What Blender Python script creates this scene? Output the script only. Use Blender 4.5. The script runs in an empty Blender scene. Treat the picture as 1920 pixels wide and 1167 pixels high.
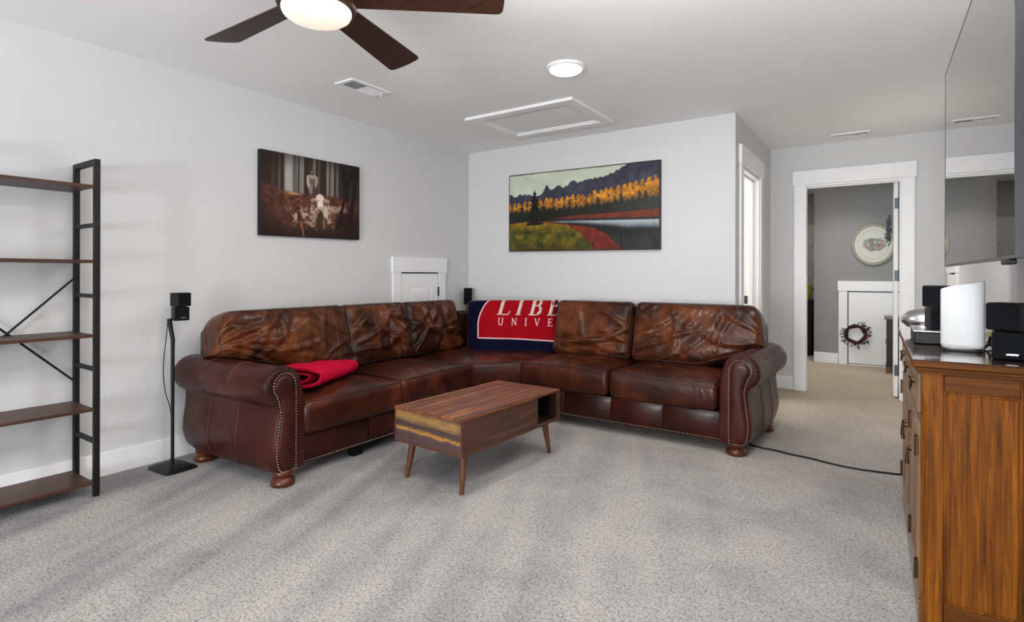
import bpy, bmesh, math, random
import numpy as np
from mathutils import Matrix, Vector
random.seed(7)
SC = bpy.context.scene
COL = SC.collection
PI = math.pi

# ------------------------------------------------------------------ camera, world, lights, exposure
cam_d = bpy.data.cameras.new('camera')
cam = bpy.data.objects.new('camera', cam_d)
COL.objects.link(cam)
cam_d.sensor_width = 36.0
cam_d.lens = 1032.4554 / 1920 * 36.0
cam_d.shift_y = (515.41244 - 583.5) / 1920
cam_d.clip_start = 0.05
YAW = 0.5971533
cam.matrix_world = (Matrix.Translation((0, 0, 1.1509941)) @ Matrix.Rotation(YAW, 4, 'Z')
                    @ Matrix.Rotation(PI / 2, 4, 'X') @ Matrix.Rotation(0.0021112, 4, 'Z'))
SC.camera = cam

vs = SC.view_settings
SC.display_settings.display_device = 'sRGB'
vs.view_transform = 'Standard'
vs.look = 'None'
vs.exposure = 0.38
vs.gamma = 1.0
vs.use_curve_mapping = False

world = bpy.data.worlds.new('sky')
SC.world = world
world.use_nodes = True
bg = world.node_tree.nodes['Background']
bg.inputs['Color'].default_value = (0.80, 0.90, 1.0, 1)
bg.inputs['Strength'].default_value = 1.5


FILL_Z = 2.425


def area(name, loc, rot, sx, sy, power, col=(1, 1, 1), spread=180):
    d = bpy.data.lights.new(name, 'AREA')
    d.shape = 'RECTANGLE'
    d.size, d.size_y = sx, sy
    d.energy = power
    d.color = col
    d.spread = math.radians(spread)
    o = bpy.data.objects.new(name, d)
    o.location = loc
    o.rotation_euler = rot
    COL.objects.link(o)
    return o


# daylight standing in the three windows of the wall behind the camera
for wx, wp_ in ((-3.1, .12), (-1.75, .48), (-0.4, 1.2)):
    area('window_daylight', (wx, -4.14, 1.22), (PI / 2, 0, 0), 1.1, 1.8, 40 * wp_, (0.92, 0.96, 1.0))
    area('window_uplight_fill', (wx, -4.25, .95), (math.radians(122), 0, 0), 1.1, 1.3, 95 * wp_, (0.97, 0.985, 1.0))  # upward light added at the windows to brighten the ceiling
# daylight of the room beyond the hall door and of the side room
area('far_room_daylight', (-1.88, 7.3, 1.5), (0, -PI / 2, 0), 1.2, 1.0, 6, (1.0, 0.96, 0.9))
area('side_room_daylight', (-2.4, 5.3, 1.6), (0, -PI / 2, 0), 1.0, 1.0, 28, (1.0, 0.93, 0.84))


area('near_fill_light', (-.35, 2.55, FILL_Z), (0, 0, 0), .3, .3, 14, (1.0, .985, .965))  # unseen fill added at ceiling height, brightens the right side and hall
# added uplight with no source in the room, brightening the ceiling
area('ceiling_uplight_fill', (-.30, .80, 1.72), (math.radians(180 - 12), 0, .60), .9, .9, 44, (1.0, .99, .98))
area('far_room_fill', (-.45, 7.55, FILL_Z), (0, 0, 0), .3, .3, 7, (1.0, .96, .9), 120)  # added out-of-view fill for the far room floor, no fixture
area('far_nook_fill', (-1.35, 8.6, FILL_Z), (0, 0, 0), .3, .3, 7, (1.0, .96, .9))  # added out-of-view fill that lifts the dark nook


def bulb(name, loc, power, col, r=0.08):
    d = bpy.data.lights.new(name, 'AREA')
    d.shape = 'DISK'
    d.size = 2 * r
    d.energy = power
    d.color = col
    o = bpy.data.objects.new(name, d)
    o.location = loc
    COL.objects.link(o)


# ------------------------------------------------------------------ materials
def lin(c):
    if isinstance(c, str):
        c = c.lstrip('#')
        c = [int(c[i:i + 2], 16) / 255 for i in (0, 2, 4)]
    return tuple(x / 12.92 if x <= .04045 else ((x + .055) / 1.055) ** 2.4 for x in c) + (1.0,)


class NT:
    def __init__(s, name):
        s.m = bpy.data.materials.new(name)
        s.m.use_nodes = True
        s.t = s.m.node_tree
        s.b = s.t.nodes['Principled BSDF']

    def n(s, typ, **kw):
        nd = s.t.nodes.new(typ)
        for k, v in kw.items():
            if k in nd.inputs:
                nd.inputs[k].default_value = v
            else:
                setattr(nd, k, v)
        return nd

    def l(s, a, b):
        s.t.links.new(a, b)

    def coords(s, scale=(1, 1, 1), rot=(0, 0, 0), src='Object'):
        tc = s.n('ShaderNodeTexCoord')
        mp = s.n('ShaderNodeMapping')
        mp.inputs['Scale'].default_value = scale
        mp.inputs['Rotation'].default_value = rot
        s.l(tc.outputs[src], mp.inputs['Vector'])
        return mp.outputs['Vector']

    def noise(s, vec, scale=5, detail=3, rough=.5, dist=0.0):
        nd = s.n('ShaderNodeTexNoise')
        nd.inputs['Scale'].default_value = scale
        nd.inputs['Detail'].default_value = detail
        nd.inputs['Roughness'].default_value = rough
        nd.inputs['Distortion'].default_value = dist
        s.l(vec, nd.inputs['Vector'])
        return nd.outputs['Fac']

    def ramp(s, fac, stops, interp='LINEAR'):
        r = s.n('ShaderNodeValToRGB')
        r.color_ramp.interpolation = interp
        e = r.color_ramp.elements
        while len(e) < len(stops):
            e.new(0.5)
        for x, (p, c) in zip(e, stops):
            x.position = p
            x.color = lin(c) if isinstance(c, str) else tuple(c) + (1,) * (4 - len(c))
        s.l(fac, r.inputs['Fac'])
        return r.outputs['Color']

    def math(s, op, a, b=None, clamp=False):
        m = s.n('ShaderNodeMath', operation=op, use_clamp=clamp)
        for i, v in enumerate((a, b)):
            if v is None:
                continue
            if isinstance(v, (int, float)):
                m.inputs[i].default_value = v
            else:
                s.l(v, m.inputs[i])
        return m.outputs[0]

    def mix(s, fac, a, b, blend='MIX'):
        m = s.n('ShaderNodeMix', data_type='RGBA', blend_type=blend)
        for sock, v in ((m.inputs[0], fac), (m.inputs[6], a), (m.inputs[7], b)):
            if isinstance(v, (int, float)):
                sock.default_value = v
            elif isinstance(v, (tuple, str)):
                sock.default_value = lin(v) if isinstance(v, str) else v
            else:
                s.l(v, sock)
        return m.outputs[2]

    def bump(s, h, strength=.3, dist=.01, prev=None):
        b = s.n('ShaderNodeBump')
        b.inputs['Strength'].default_value = strength
        b.inputs['Distance'].default_value = dist
        s.l(h, b.inputs['Height'])
        if prev is not None:
            s.l(prev, b.inputs['Normal'])
        return b.outputs['Normal']

    def set(s, **kw):
        for k, v in kw.items():
            k = k.replace('_', ' ')
            if k == 'Color':
                k = 'Base Color'
            sock = s.b.inputs[k]
            if isinstance(v, bpy.types.NodeSocket):
                s.l(v, sock)
            elif isinstance(v, str):
                sock.default_value = lin(v)
            else:
                sock.default_value = v
        return s.m


def plain(name, col, rough=.5, metal=0.0, grain=0.0, gscale=200, mottle=1.0, **kw):
    t = NT(name)
    c = lin(col) if isinstance(col, str) else tuple(col) + (1,)
    v = t.coords()
    f = t.noise(v, 6, 3)
    lo = tuple(x * (1 - .06 * mottle) for x in c[:3]) + (1,)
    hi = tuple(min(1, x * (1 + .05 * mottle)) for x in c[:3]) + (1,)
    t.set(Color=t.ramp(f, [(.3, lo), (.7, hi)]), Roughness=rough, Metallic=metal)
    if grain:
        t.set(Normal=t.bump(t.noise(v, gscale, 2), grain, .002))
    t.set(**kw)
    return t.m


M = {}
M['wall'] = plain('wall_paint', (.63, .63, .632), .75, grain=.08, gscale=160, mottle=.15)
M['ceiling'] = plain('ceiling_paint', (.90, .90, .90), .85, grain=.08, gscale=140, mottle=.15)
M['trim'] = plain('white_trim_paint', (.85, .85, .855), .35, mottle=.3)
M['far_wall'] = plain('grey_wall_paint', (.28, .28, .28), .75, grain=.08, gscale=160, mottle=.2)
M['black_metal'] = plain('black_powder_coat', '#0e0f11', .5, grain=.1, gscale=500, Specular_IOR_Level=.3)
M['black_plastic'] = plain('black_plastic', '#060607', .45, Specular_IOR_Level=.3)
M['black_cloth'] = plain('black_speaker_cloth', '#0a0c10', .8, grain=.5, gscale=900, Specular_IOR_Level=.15)
M['black_gap'] = plain('dark_gap', '#0a0908', .9)
M['steel'] = plain('brushed_steel', '#b8b9bb', .28, 1.0)
M['dark_steel'] = plain('dark_hinge_metal', '#4b4e52', .4, .8)
M['bronze'] = plain('oiled_bronze', '#4a3526', .38, .75)
M['brass'] = plain('antique_brass', '#4a3826', .35, .9)
M['white_plastic'] = plain('white_plastic', (.60, .605, .61), .4)
M['white_metal'] = plain('white_enamel', (.85, .85, .85), .4)
M['vent_dark'] = plain('vent_shadow_grey', '#7d7a7c', .8)
M['nail'] = plain('antique_nickel', '#86786b', .35, .9)
M['bun'] = None


def carpet():
    t = NT('carpet_pile')
    v = t.coords()
    # loops: two sizes of cells, their height and their tone
    vo = t.n('ShaderNodeTexVoronoi')
    vo.inputs['Scale'].default_value = 115
    wob = t.n('ShaderNodeTexNoise')
    wob.inputs['Scale'].default_value = 60
    t.l(v, wob.inputs['Vector'])
    vm = t.n('ShaderNodeVectorMath', operation='MULTIPLY_ADD')
    t.l(wob.outputs['Color'], vm.inputs[0])
    vm.inputs[1].default_value = (.02, .02, .02)
    t.l(v, vm.inputs[2])
    t.l(vm.outputs[0], vo.inputs['Vector'])
    fine = t.noise(v, 260, 3, .7)
    mid = t.noise(v, 95, 3, .65, .6)
    # nap brushed by the vacuum: long soft bands plus blotches
    bc_ = t.coords((2.0, .22, 1), (0, 0, math.radians(112)))
    bc_.node.vector_type = 'TEXTURE'
    band = t.noise(bc_, 1.0, 2, .5, .3)
    blot = t.noise(v, 1.6, 4, .6, .3)
    sp0 = t.n('ShaderNodeSeparateXYZ')
    t.l(v, sp0.inputs[0])
    mk = t.n('ShaderNodeMapRange')
    mk.inputs[1].default_value, mk.inputs[2].default_value = -.4, -2.0
    mk.inputs[3].default_value, mk.inputs[4].default_value = .25, 1.0
    t.l(sp0.outputs[0], mk.inputs[0])
    band = t.math('ADD', t.math('MULTIPLY', t.math('SUBTRACT', band, .5), mk.outputs[0]), .5)
    sep = t.n('ShaderNodeSeparateXYZ')
    t.l(v, sep.inputs[0])
    tone = t.math('ADD', t.math('MULTIPLY', band, .56), t.math('MULTIPLY', blot, .44))
    big = t.ramp(tone, [(.38, '#888788'), (.46, '#9d9b9b'), (.53, '#aca9a6'), (.62, '#b8b3ae')])
    # warm hall light put into the carpet colour, beiger towards the hall
    warm = t.ramp(t.math('MULTIPLY_ADD', sep.outputs[1], 1 / 4.0), [(0, (0, 0, 0)), (1, (1, 1, 1))])
    wm = t.n('ShaderNodeMapRange')
    wm.inputs[1].default_value = 3.0
    wm.inputs[2].default_value = 6.4
    t.l(sep.outputs[1], wm.inputs[0])
    big = t.mix(wm.outputs[0], big, t.mix(.6, big, '#dcc5a6'))
    h = t.math('ADD', t.math('MULTIPLY', t.math('SUBTRACT', 1.0, vo.outputs['Distance']), .55),
               t.math('ADD', t.math('MULTIPLY', mid, 1.0), t.math('MULTIPLY', fine, .5)))
    spk = t.ramp(h, [(.55, '#7a7570'), (1.15, '#ffffff')])
    spk = t.ramp(mid, [(.36, '#928e8c'), (.47, '#dedbd9'), (.56, '#ffffff')])
    col = t.mix(.75, big, t.mix(1.0, big, spk, 'MULTIPLY'))
    return t.set(Color=col, Roughness=.95, Normal=t.bump(h, .8, .008),
                 Sheen_Weight=.15, Specular_IOR_Level=.15)


M['carpet'] = carpet()


def leather(name, dark, midc, light, rough=.36, wrink=.6, thr=(.34, .52, .70), stretch=(1, 1, 1)):
    t = NT(name)
    v = t.coords()
    vs_ = t.coords(stretch)
    cl = t.noise(v, 4.0, 3, .55, .6)
    c = t.ramp(cl, [(thr[0], dark), (thr[1], midc), (thr[2], light)])
    crest = t.noise(vs_, 5.0, 2, .5, 1.0)
    w1 = t.noise(vs_, 5.0, 2, .5, 1.0)
    w2 = t.noise(vs_, 24, 2, .5, .8)
    g = t.n('ShaderNodeTexVoronoi')
    g.inputs['Scale'].default_value = 420
    t.l(v, g.inputs['Vector'])
    # creased leather: ridged noise
    r1 = t.math('ABSOLUTE', t.math('SUBTRACT', w1, .5))
    r2 = t.math('ABSOLUTE', t.math('SUBTRACT', w2, .5))
    n1 = t.bump(w1, wrink, .05)
    n2 = t.bump(w2, wrink * .45, .010, n1)
    n2 = t.bump(r1, wrink * .22, .02, n2)
    n3 = t.bump(g.outputs['Distance'], .12, .001, n2)
    if wrink > .3:
        c = t.mix(t.ramp(crest, [(.55, (0, 0, 0)), (.72, (.5, .5, .5))]), c, '#774422')
    ro = t.ramp(cl, [(.3, (rough + .1,) * 3), (.7, (rough - .06,) * 3)])
    return t.set(Color=c, Roughness=ro, Normal=n3, Specular_IOR_Level=.20, Coat_Weight=.10, Coat_Roughness=.16)


M['leather_back'] = leather('worn_brown_leather', '#250d06', '#421f0e', '#613119', .32, .50, (.34, .50, .68))
M['leather_seat'] = leather('seat_brown_leather', '#260e08', '#3b1a0f', '#56281a', .30, .22)
M['leather_arm'] = leather('dark_brown_leather', '#2a0f0b', '#371510', '#451d15', .34, .08)
M['leather_panel'] = leather('panel_brown_leather', '#220b08', '#2e100b', '#3c1811', .32, .08)
M['seam'] = plain('leather_seam_thread', '#472a1f', .5)
M['welt'] = plain('leather_welt', '#2a120d', .4)


def wood(name, stops, scale=(1, 12, 12), rough=.45, nscale=3.0, dist=1.2, bump=.15, coat=0.0, spots=None, rot=(0, 0, 0), spec=.3):
    t = NT(name)
    v = t.coords(scale, rot)
    f = t.noise(v, nscale, 5, .6, dist)
    fine = t.noise(t.coords(tuple(x * 5 for x in scale), rot), nscale * 2, 3, .7)
    k = t.math('ADD', t.math('MULTIPLY', f, .8), t.math('MULTIPLY', fine, .2))
    c = t.ramp(k, stops)
    if spots:
        sp = t.noise(t.coords(tuple(x ** .5 for x in scale), rot), 2.2, 3, .6)
        c = t.mix(t.ramp(sp, [(.55, (0, 0, 0)), (.68, (.75, .75, .75))]), c, spots)
    return t.set(Color=c, Roughness=rough, Normal=t.bump(k, bump, .003), Specular_IOR_Level=spec, Coat_Weight=coat, Coat_Roughness=.08)


M['shelf_wood'] = wood('shelf_walnut_board', [(.3, '#2f1b15'), (.5, '#45291f'), (.7, '#5a3a2b')], (14, 1, 14), .42)
M['table_top'] = wood('table_reclaimed_wood', [(.34, '#2e1e1c'), (.41, '#4c2c22'), (.45, '#8a5030'), (.49, '#3d2926'), (.53, '#633727'), (.57, '#9c6238'), (.60, '#4a2d27'), (.68, '#845033')], (9, .22, 9), .36, 1.7, .12)
M['table_side'] = wood('table_side_wood', [(.30, '#33241f'), (.42, '#523326'), (.5, '#3d2b25'), (.60, '#5c3c2b'), (.72, '#6f4a33')], (.8, .7, 13), .42, 2.6, .6)
def end_wood():
    t = NT('table_end_wood')
    v = t.coords()
    sp = t.n('ShaderNodeSeparateXYZ')
    t.l(v, sp.inputs[0])
    wob = t.noise(t.coords((6, 1, 14)), 2.0, 4, .65)
    wob2 = t.noise(t.coords((10, 1, 60)), 2.0, 3, .7)
    z = t.math('ADD', t.math('MULTIPLY', t.math('SUBTRACT', sp.outputs[2], .212), 1 / .198),
               t.math('ADD', t.math('MULTIPLY', t.math('SUBTRACT', wob, .5), .22), t.math('MULTIPLY', t.math('SUBTRACT', wob2, .5), .10)))
    z = t.math('ADD', z, t.math('MULTIPLY', sp.outputs[0], .18))
    c = t.ramp(z, [(.0, '#4a3532'), (.24, '#43302f'), (.33, '#4f3c40'), (.37, '#a47631'), (.43, '#8a6029'), (.46, '#45332f'), (.57, '#3a2b28'), (.63, '#6a4f35'), (.72, '#876a3c'), (.82, '#8a6434'), (.90, '#5e4330'), (1.0, '#4a3429')])
    fl = t.noise(t.coords((5, 1, 9)), 5, 4, .7)
    c = t.mix(t.ramp(fl, [(.52, (0, 0, 0)), (.66, (.5, .5, .5))]), c, '#4c3a33')
    return t.set(Color=c, Roughness=.45, Normal=t.bump(fl, .15, .003))


M['table_end'] = end_wood()
M['table_edge'] = wood('table_edge_band', [(.3, '#442a20'), (.7, '#5c3a2b')], (3, 3, 8), .5)
M['leg_wood'] = wood('turned_leg_wood', [(.3, '#482a1c'), (.7, '#633d28')], (14, 14, 1.5), .4)
M['bun'] = wood('bun_foot_wood', [(.3, '#37150b'), (.7, '#5e2c18')], (6, 6, 2), .3, coat=.2)
M['cab_side'] = wood('cabinet_honey_wood', [(.28, '#2f1602'), (.45, '#5e3205'), (.6, '#7e470a'), (.75, '#9a6014')], (34, 34, 1.3), .50, 2.4, .6, spec=.14)
M['cab_rail'] = wood('cabinet_rail_wood', [(.28, '#3a1a05'), (.5, '#573009'), (.75, '#7b4712')], (1.0, 1.0, 30), .50, 2.4, .8, spec=.14)
M['cab_top'] = wood('cabinet_top_wood', [(.3, '#24130f'), (.7, '#43261c')], (10, 1, 10), .12, coat=.9)
M['cab_front'] = wood('cabinet_front_wood', [(.3, '#4a3527'), (.5, '#6d523b'), (.75, '#8a6a4a')], (15, 15, .8), .35, coat=.3)
M['fan_blade'] = wood('fan_blade_wood', [(.3, '#24150f'), (.7, '#3d251b')], (1.2, 14, 14), .4)
M['dark_wood'] = wood('dark_dresser_wood', [(.3, '#150d0a'), (.7, '#2a1a14')], (8, 8, 1), .4)
M['small_foot'] = wood('bookcase_foot_wood', [(.3, '#5b3f28'), (.7, '#7a5a3b')], (8, 8, 1), .5)


def emis(name, col, strength, base=(.9, .9, .9)):
    t = NT(name)
    v = t.coords()
    f = t.noise(v, 3, 1)
    t.set(Color=t.ramp(f, [(0, base), (1, base)]), Roughness=.4,
          Emission_Color=tuple(col) + (1,), Emission_Strength=strength)
    return t.m


M['fan_glass'] = emis('fan_lamp_glass', (1.0, .84, .62), .52, (.55, .55, .55))
M['disc_glass'] = emis('ceiling_lamp_glass', (1.0, .97, .88), 1.6)


def screen():
    t = NT('tv_screen')
    v = t.coords()
    f = t.noise(v, 2, 1)
    return t.set(Color=t.ramp(f, [(0, (.006, .006, .006)), (1, (.010, .010, .009))]), Roughness=.02,
                 Specular_IOR_Level=.9, IOR=1.75, Coat_Weight=1.0, Coat_Roughness=.01, Coat_IOR=1.6)


M['screen'] = screen()


def glass(name='window_glass'):
    m = bpy.data.materials.new(name)
    m.use_nodes = True
    t = m.node_tree
    t.nodes.remove(t.nodes['Principled BSDF'])
    tr = t.nodes.new('ShaderNodeBsdfTransparent')
    gl = t.nodes.new('ShaderNodeBsdfGlossy')
    gl.inputs['Roughness'].default_value = .01
    lw = t.nodes.new('ShaderNodeLayerWeight')
    lw.inputs['Blend'].default_value = .15
    mx = t.nodes.new('ShaderNodeMixShader')
    t.links.new(lw.outputs['Fresnel'], mx.inputs[0])
    t.links.new(tr.outputs[0], mx.inputs[1])
    t.links.new(gl.outputs[0], mx.inputs[2])
    t.links.new(mx.outputs[0], t.nodes['Material Output'].inputs['Surface'])
    return m


M['glass'] = glass()


def fuzzy(name, c1, c2, bump=.8, sc=240):
    t = NT(name)
    v = t.coords()
    f = t.noise(v, 35, 4, .7)
    h = t.noise(v, sc, 3, .7)
    return t.set(Color=t.ramp(f, [(.3, c1), (.7, c2)]), Roughness=.9, Sheen_Weight=.5, Sheen_Roughness=.4,
                 Sheen_Tint=lin(c2), Normal=t.bump(h, bump, .006), Specular_IOR_Level=.1)


M['red_throw'] = fuzzy('red_fleece', '#a8052a', '#d20f3c')
M['navy_knit'] = fuzzy('navy_knit', '#04061c', '#0a0d2c', .4, 500)
M['red_knit'] = fuzzy('red_knit', '#8c0312', '#a00a18', .4, 500)
M['cream_knit'] = fuzzy('cream_knit', '#c9b8aa', '#dccbbf', .4, 500)
M['pink_knit'] = fuzzy('pale_pink_knit', '#dca6aa', '#efc6c6', .4, 500)


def vcol(name, rough=.5, coat=0.0):
    t = NT(name)
    a = t.n('ShaderNodeVertexColor')
    a.layer_name = 'paint'
    v = t.coords()
    return t.set(Specular_IOR_Level=.25, Color=a.outputs['Color'], Roughness=rough, Normal=t.bump(t.noise(v, 120, 3), .15, .002), Coat_Weight=coat, Coat_Roughness=.12)


M['print'] = vcol('canvas_print', .5)
M['painting'] = vcol('varnished_painting', .4, .25)


# ------------------------------------------------------------------ mesh helpers
class MB:
    """collects geometry of ONE mesh object"""

    def __init__(s):
        s.v, s.f = [], []

    def add(s, v, f):
        b = len(s.v)
        s.v += [tuple(map(float, p)) for p in v]
        s.f += [tuple(b + i for i in q) for q in f]
        return s

    def box(s, x0, x1, y0, y1, z0, z1, m=None):
        v = [(x, y, z) for z in (z0, z1) for y in (y0, y1) for x in (x0, x1)]
        if m is not None:
            v = [m @ Vector(p) for p in v]
        return s.add(v, [(0, 2, 3, 1), (4, 5, 7, 6), (0, 1, 5, 4), (2, 6, 7, 3), (0, 4, 6, 2), (1, 3, 7, 5)])

    def prism(s, poly, z0, z1, m=None, plane='xy'):
        n = len(poly)

        def mk(p, z):
            q = {'xy': (p[0], p[1], z), 'xz': (p[0], z, p[1]), 'yz': (z, p[0], p[1])}[plane]
            return m @ Vector(q) if m is not None else q
        v = [mk(p, z0) for p in poly] + [mk(p, z1) for p in poly]
        f = [tuple(range(n - 1, -1, -1)), tuple(range(n, 2 * n))]
        f += [(i, (i + 1) % n, n + (i + 1) % n, n + i) for i in range(n)]
        return s.add(v, f)

    def lathe(s, prof, seg=24, m=None, c=(0, 0)):
        v, f = [], []
        for r, z in prof:
            for k in range(seg):
                a = 2 * PI * k / seg
                p = (c[0] + r * math.cos(a), c[1] + r * math.sin(a), z)
                v.append(m @ Vector(p) if m is not None else p)
        for i in range(len(prof) - 1):
            for k in range(seg):
                k2 = (k + 1) % seg
                f.append((i * seg + k, i * seg + k2, (i + 1) * seg + k2, (i + 1) * seg + k))
        f.append(tuple(range(seg - 1, -1, -1)))
        f.append(tuple(range((len(prof) - 1) * seg, len(prof) * seg)))
        return s.add(v, f)

    def tube(s, pts, r, seg=8, closed=False):
        pts = [Vector(p) for p in pts]
        n = len(pts)
        rr = r if hasattr(r, '__len__') else [r] * n
        up = None
        v, f = [], []
        for i, p in enumerate(pts):
            if closed:
                t = pts[(i + 1) % n] - pts[i - 1]
            else:
                t = pts[min(i + 1, n - 1)] - pts[max(i - 1, 0)]
            if t.length < 1e-9:
                t = Vector((0, 0, 1))
            t.normalize()
            if up is None:
                up = t.orthogonal().normalized()
            else:
                up = up - t * up.dot(t)
                up = up.normalized() if up.length > 1e-6 else t.orthogonal().normalized()
            b = t.cross(up)
            for k in range(seg):
                a = 2 * PI * k / seg
                v.append(p + (up * math.cos(a) + b * math.sin(a)) * rr[i])
        for i in range(n if closed else n - 1):
            j = (i + 1) % n
            for k in range(seg):
                k2 = (k + 1) % seg
                f.append((i * seg + k, i * seg + k2, j * seg + k2, j * seg + k))
        if not closed:
            f.append(tuple(range(seg - 1, -1, -1)))
            f.append(tuple(range((n - 1) * seg, n * seg)))
        return s.add(v, f)

    def loft(s, rings, closed_ring=True, caps=True):
        n = len(rings[0])
        v = [p for r in rings for p in r]
        f = []
        for i in range(len(rings) - 1):
            for k in range(n if closed_ring else n - 1):
                k2 = (k + 1) % n
                f.append((i * n + k, i * n + k2, (i + 1) * n + k2, (i + 1) * n + k))
        if caps:
            f.append(tuple(range(n - 1, -1, -1)))
            f.append(tuple(range((len(rings) - 1) * n, len(rings) * n)))
        return s.add(v, f)


WM = {}


def wm(o):
    return WM.get(o.name, Matrix.Identity(4)) if o is not None else Matrix.Identity(4)


def build(name, mb, mat, parent=None, local=False, smooth=None, bevel=0.0, seg=2, fix=True, **props):
    """one mesh object; vertices given in world space unless local"""
    me = bpy.data.meshes.new(name)
    v = mb.v
    if parent is not None and not local:
        inv = wm(parent).inverted()
        v = [inv @ Vector(p) for p in v]
    me.from_pydata([tuple(p) for p in v], [], mb.f)
    me.update()
    if fix:
        bm = bmesh.new()
        bm.from_mesh(me)
        bmesh.ops.recalc_face_normals(bm, faces=bm.faces)
        bm.to_mesh(me)
        bm.free()
    me.materials.append(M[mat] if isinstance(mat, str) else mat)
    if smooth is not None:
        me.polygons.foreach_set('use_smooth', [True] * len(me.polygons))
        if smooth < 180:
            me.set_sharp_from_angle(angle=math.radians(smooth))
    o = bpy.data.objects.new(name, me)
    COL.objects.link(o)
    if parent is not None:
        o.parent = parent
        WM[o.name] = wm(parent)
    if bevel:
        b = o.modifiers.new('bevel', 'BEVEL')
        b.width = bevel
        b.segments = seg
        b.limit_method = 'ANGLE'
        b.angle_limit = math.radians(35)
    for k, val in props.items():
        o[k] = val
    return o


def thing(name, label, cat, loc=(0, 0, 0), rz=0.0, group=None, kind=None, rot=None):
    o = bpy.data.objects.new(name, None)
    o.empty_display_size = .1
    COL.objects.link(o)
    o.location = loc
    o.rotation_euler = rot if rot else (0, 0, rz)
    WM[o.name] = Matrix.LocRotScale(Vector(loc), o.rotation_euler.to_matrix(), None)
    tag(o, label, cat, group, kind)
    return o


def tag(o, label=None, cat=None, group=None, kind=None):
    for k, v in (('label', label), ('category', cat), ('group', group), ('kind', kind)):
        if v:
            o[k] = v
    return o


def struct(name, mb, mat, label, cat, **kw):
    o = build(name, mb, mat, **kw)
    return tag(o, label, cat, kind='structure')


# ------------------------------------------------------------------ room shell
XL, YB, YH, XC, XR, CH, YR = -3.689, 4.600, 6.181, -0.990, 0.43, 2.44, -4.00

struct('floor', MB().box(-4.1, 1.4, -4.3, 10.2, -.06, 0), 'carpet', 'light grey carpet with vacuum tracks across the room', 'floor')
struct('ceiling', MB().box(-4.1, 1.4, -4.3, 10.2, CH, CH + .1), 'ceiling', 'flat white painted ceiling above the room', 'ceiling')
struct('wall_left', MB().box(XL - .14, XL, YR - .14, YB + .12, 0, CH), 'wall', 'long pale grey wall behind the bookshelf', 'wall')
struct('wall_back', MB().box(XL, XC - .12, YB, YB + .12, 0, CH), 'wall', 'pale grey wall carrying the landscape painting', 'wall')
w = MB()
w.box(XC - .12, XC, YB, 4.83, 0, CH).box(XC - .12, XC, 5.59, YH, 0, CH).box(XC - .12, XC, 4.83, 5.59, 2.055, CH)
struct('wall_hall_side', w, 'wall', 'short grey hall wall with a doorway beside the sofa', 'wall')
w = MB()
w.box(-2.7, -.675, YH, YH + .12, 0, CH).box(.127, .6, YH, YH + .12, 0, CH).box(-.675, .127, YH, YH + .12, 2.05, CH)
struct('wall_hall_end', w, 'wall', 'grey hall end wall around the open doorway', 'wall')
struct('wall_right', MB().box(XR, XR + .12, YR - .14, YH, 0, CH), 'wall', 'white wall behind the television and cabinet', 'wall')
WIN = [(-3.65, -2.55), (-2.30, -1.20), (-.95, .15)]
w = MB()
w.box(XL, XR, YR - .12, YR, 0, .30).box(XL, XR, YR - .12, YR, 2.15, CH)
xs = [XL] + [x for p in WIN for x in p] + [XR]
for a, b in zip(xs[::2], xs[1::2]):
    w.box(a, b, YR - .12, YR, .30, 2.15)
struct('wall_rear', w, 'wall', 'window wall behind the viewer', 'wall')
for i, (a, b) in enumerate(WIN):
    root = thing('window_%d' % (i + 1), 'white framed window in the wall behind the viewer', 'window', ((a + b) / 2, YR - .06, .30), kind='structure', group='rear windows')
    f = MB()
    f.box(a, a + .05, YR - .09, YR - .03, .3, 2.15).box(b - .05, b, YR - .09, YR - .03, .3, 2.15)
    f.box(a + .05, b - .05, YR - .09, YR - .03, .3, .35).box(a + .05, b - .05, YR - .09, YR - .03, 2.10, 2.15)
    f.box(a + .05, b - .05, YR - .08, YR - .04, 1.40, 1.44)
    build('window_frame', f, 'trim', root)
    build('pane', MB().box(a + .05, b - .05, YR - .063, YR - .057, .35, 1.40), 'glass', root)
    build('pane', MB().box(a + .05, b - .05, YR - .063, YR - .057, 1.44, 2.10), 'glass', root)
# side room and far room shells
struct('wall_side_room', MB().box(-2.7, -2.58, YB + .12, YH, 0, CH), 'wall', 'plain wall inside the side room', 'wall')
struct('wall_far', MB().box(-.797, 1.3, 8.335, 10.1, 0, CH), 'far_wall', 'grey wall of the room beyond the doorway', 'wall')
struct('wall_far_left', MB().box(-2.15, -2.0, YH + .12, 10.1, 0, CH), 'far_wall', 'grey left wall of the room beyond the doorway', 'wall')
struct('wall_far_right', MB().box(1.15, 1.3, YH + .12, 8.335, 0, CH), 'far_wall', 'grey right wall of the room beyond the doorway', 'wall')
struct('wall_far_end', MB().box(-2.0, -.797, 9.9, 10.1, 0, CH), 'far_wall', 'grey end wall behind the dark dresser', 'wall')


def baseboard(name, x0, x1, y0, y1, label):
    struct(name, MB().box(x0, x1, y0, y1, 0, .135), 'trim', label, 'baseboard', bevel=.004)


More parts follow.
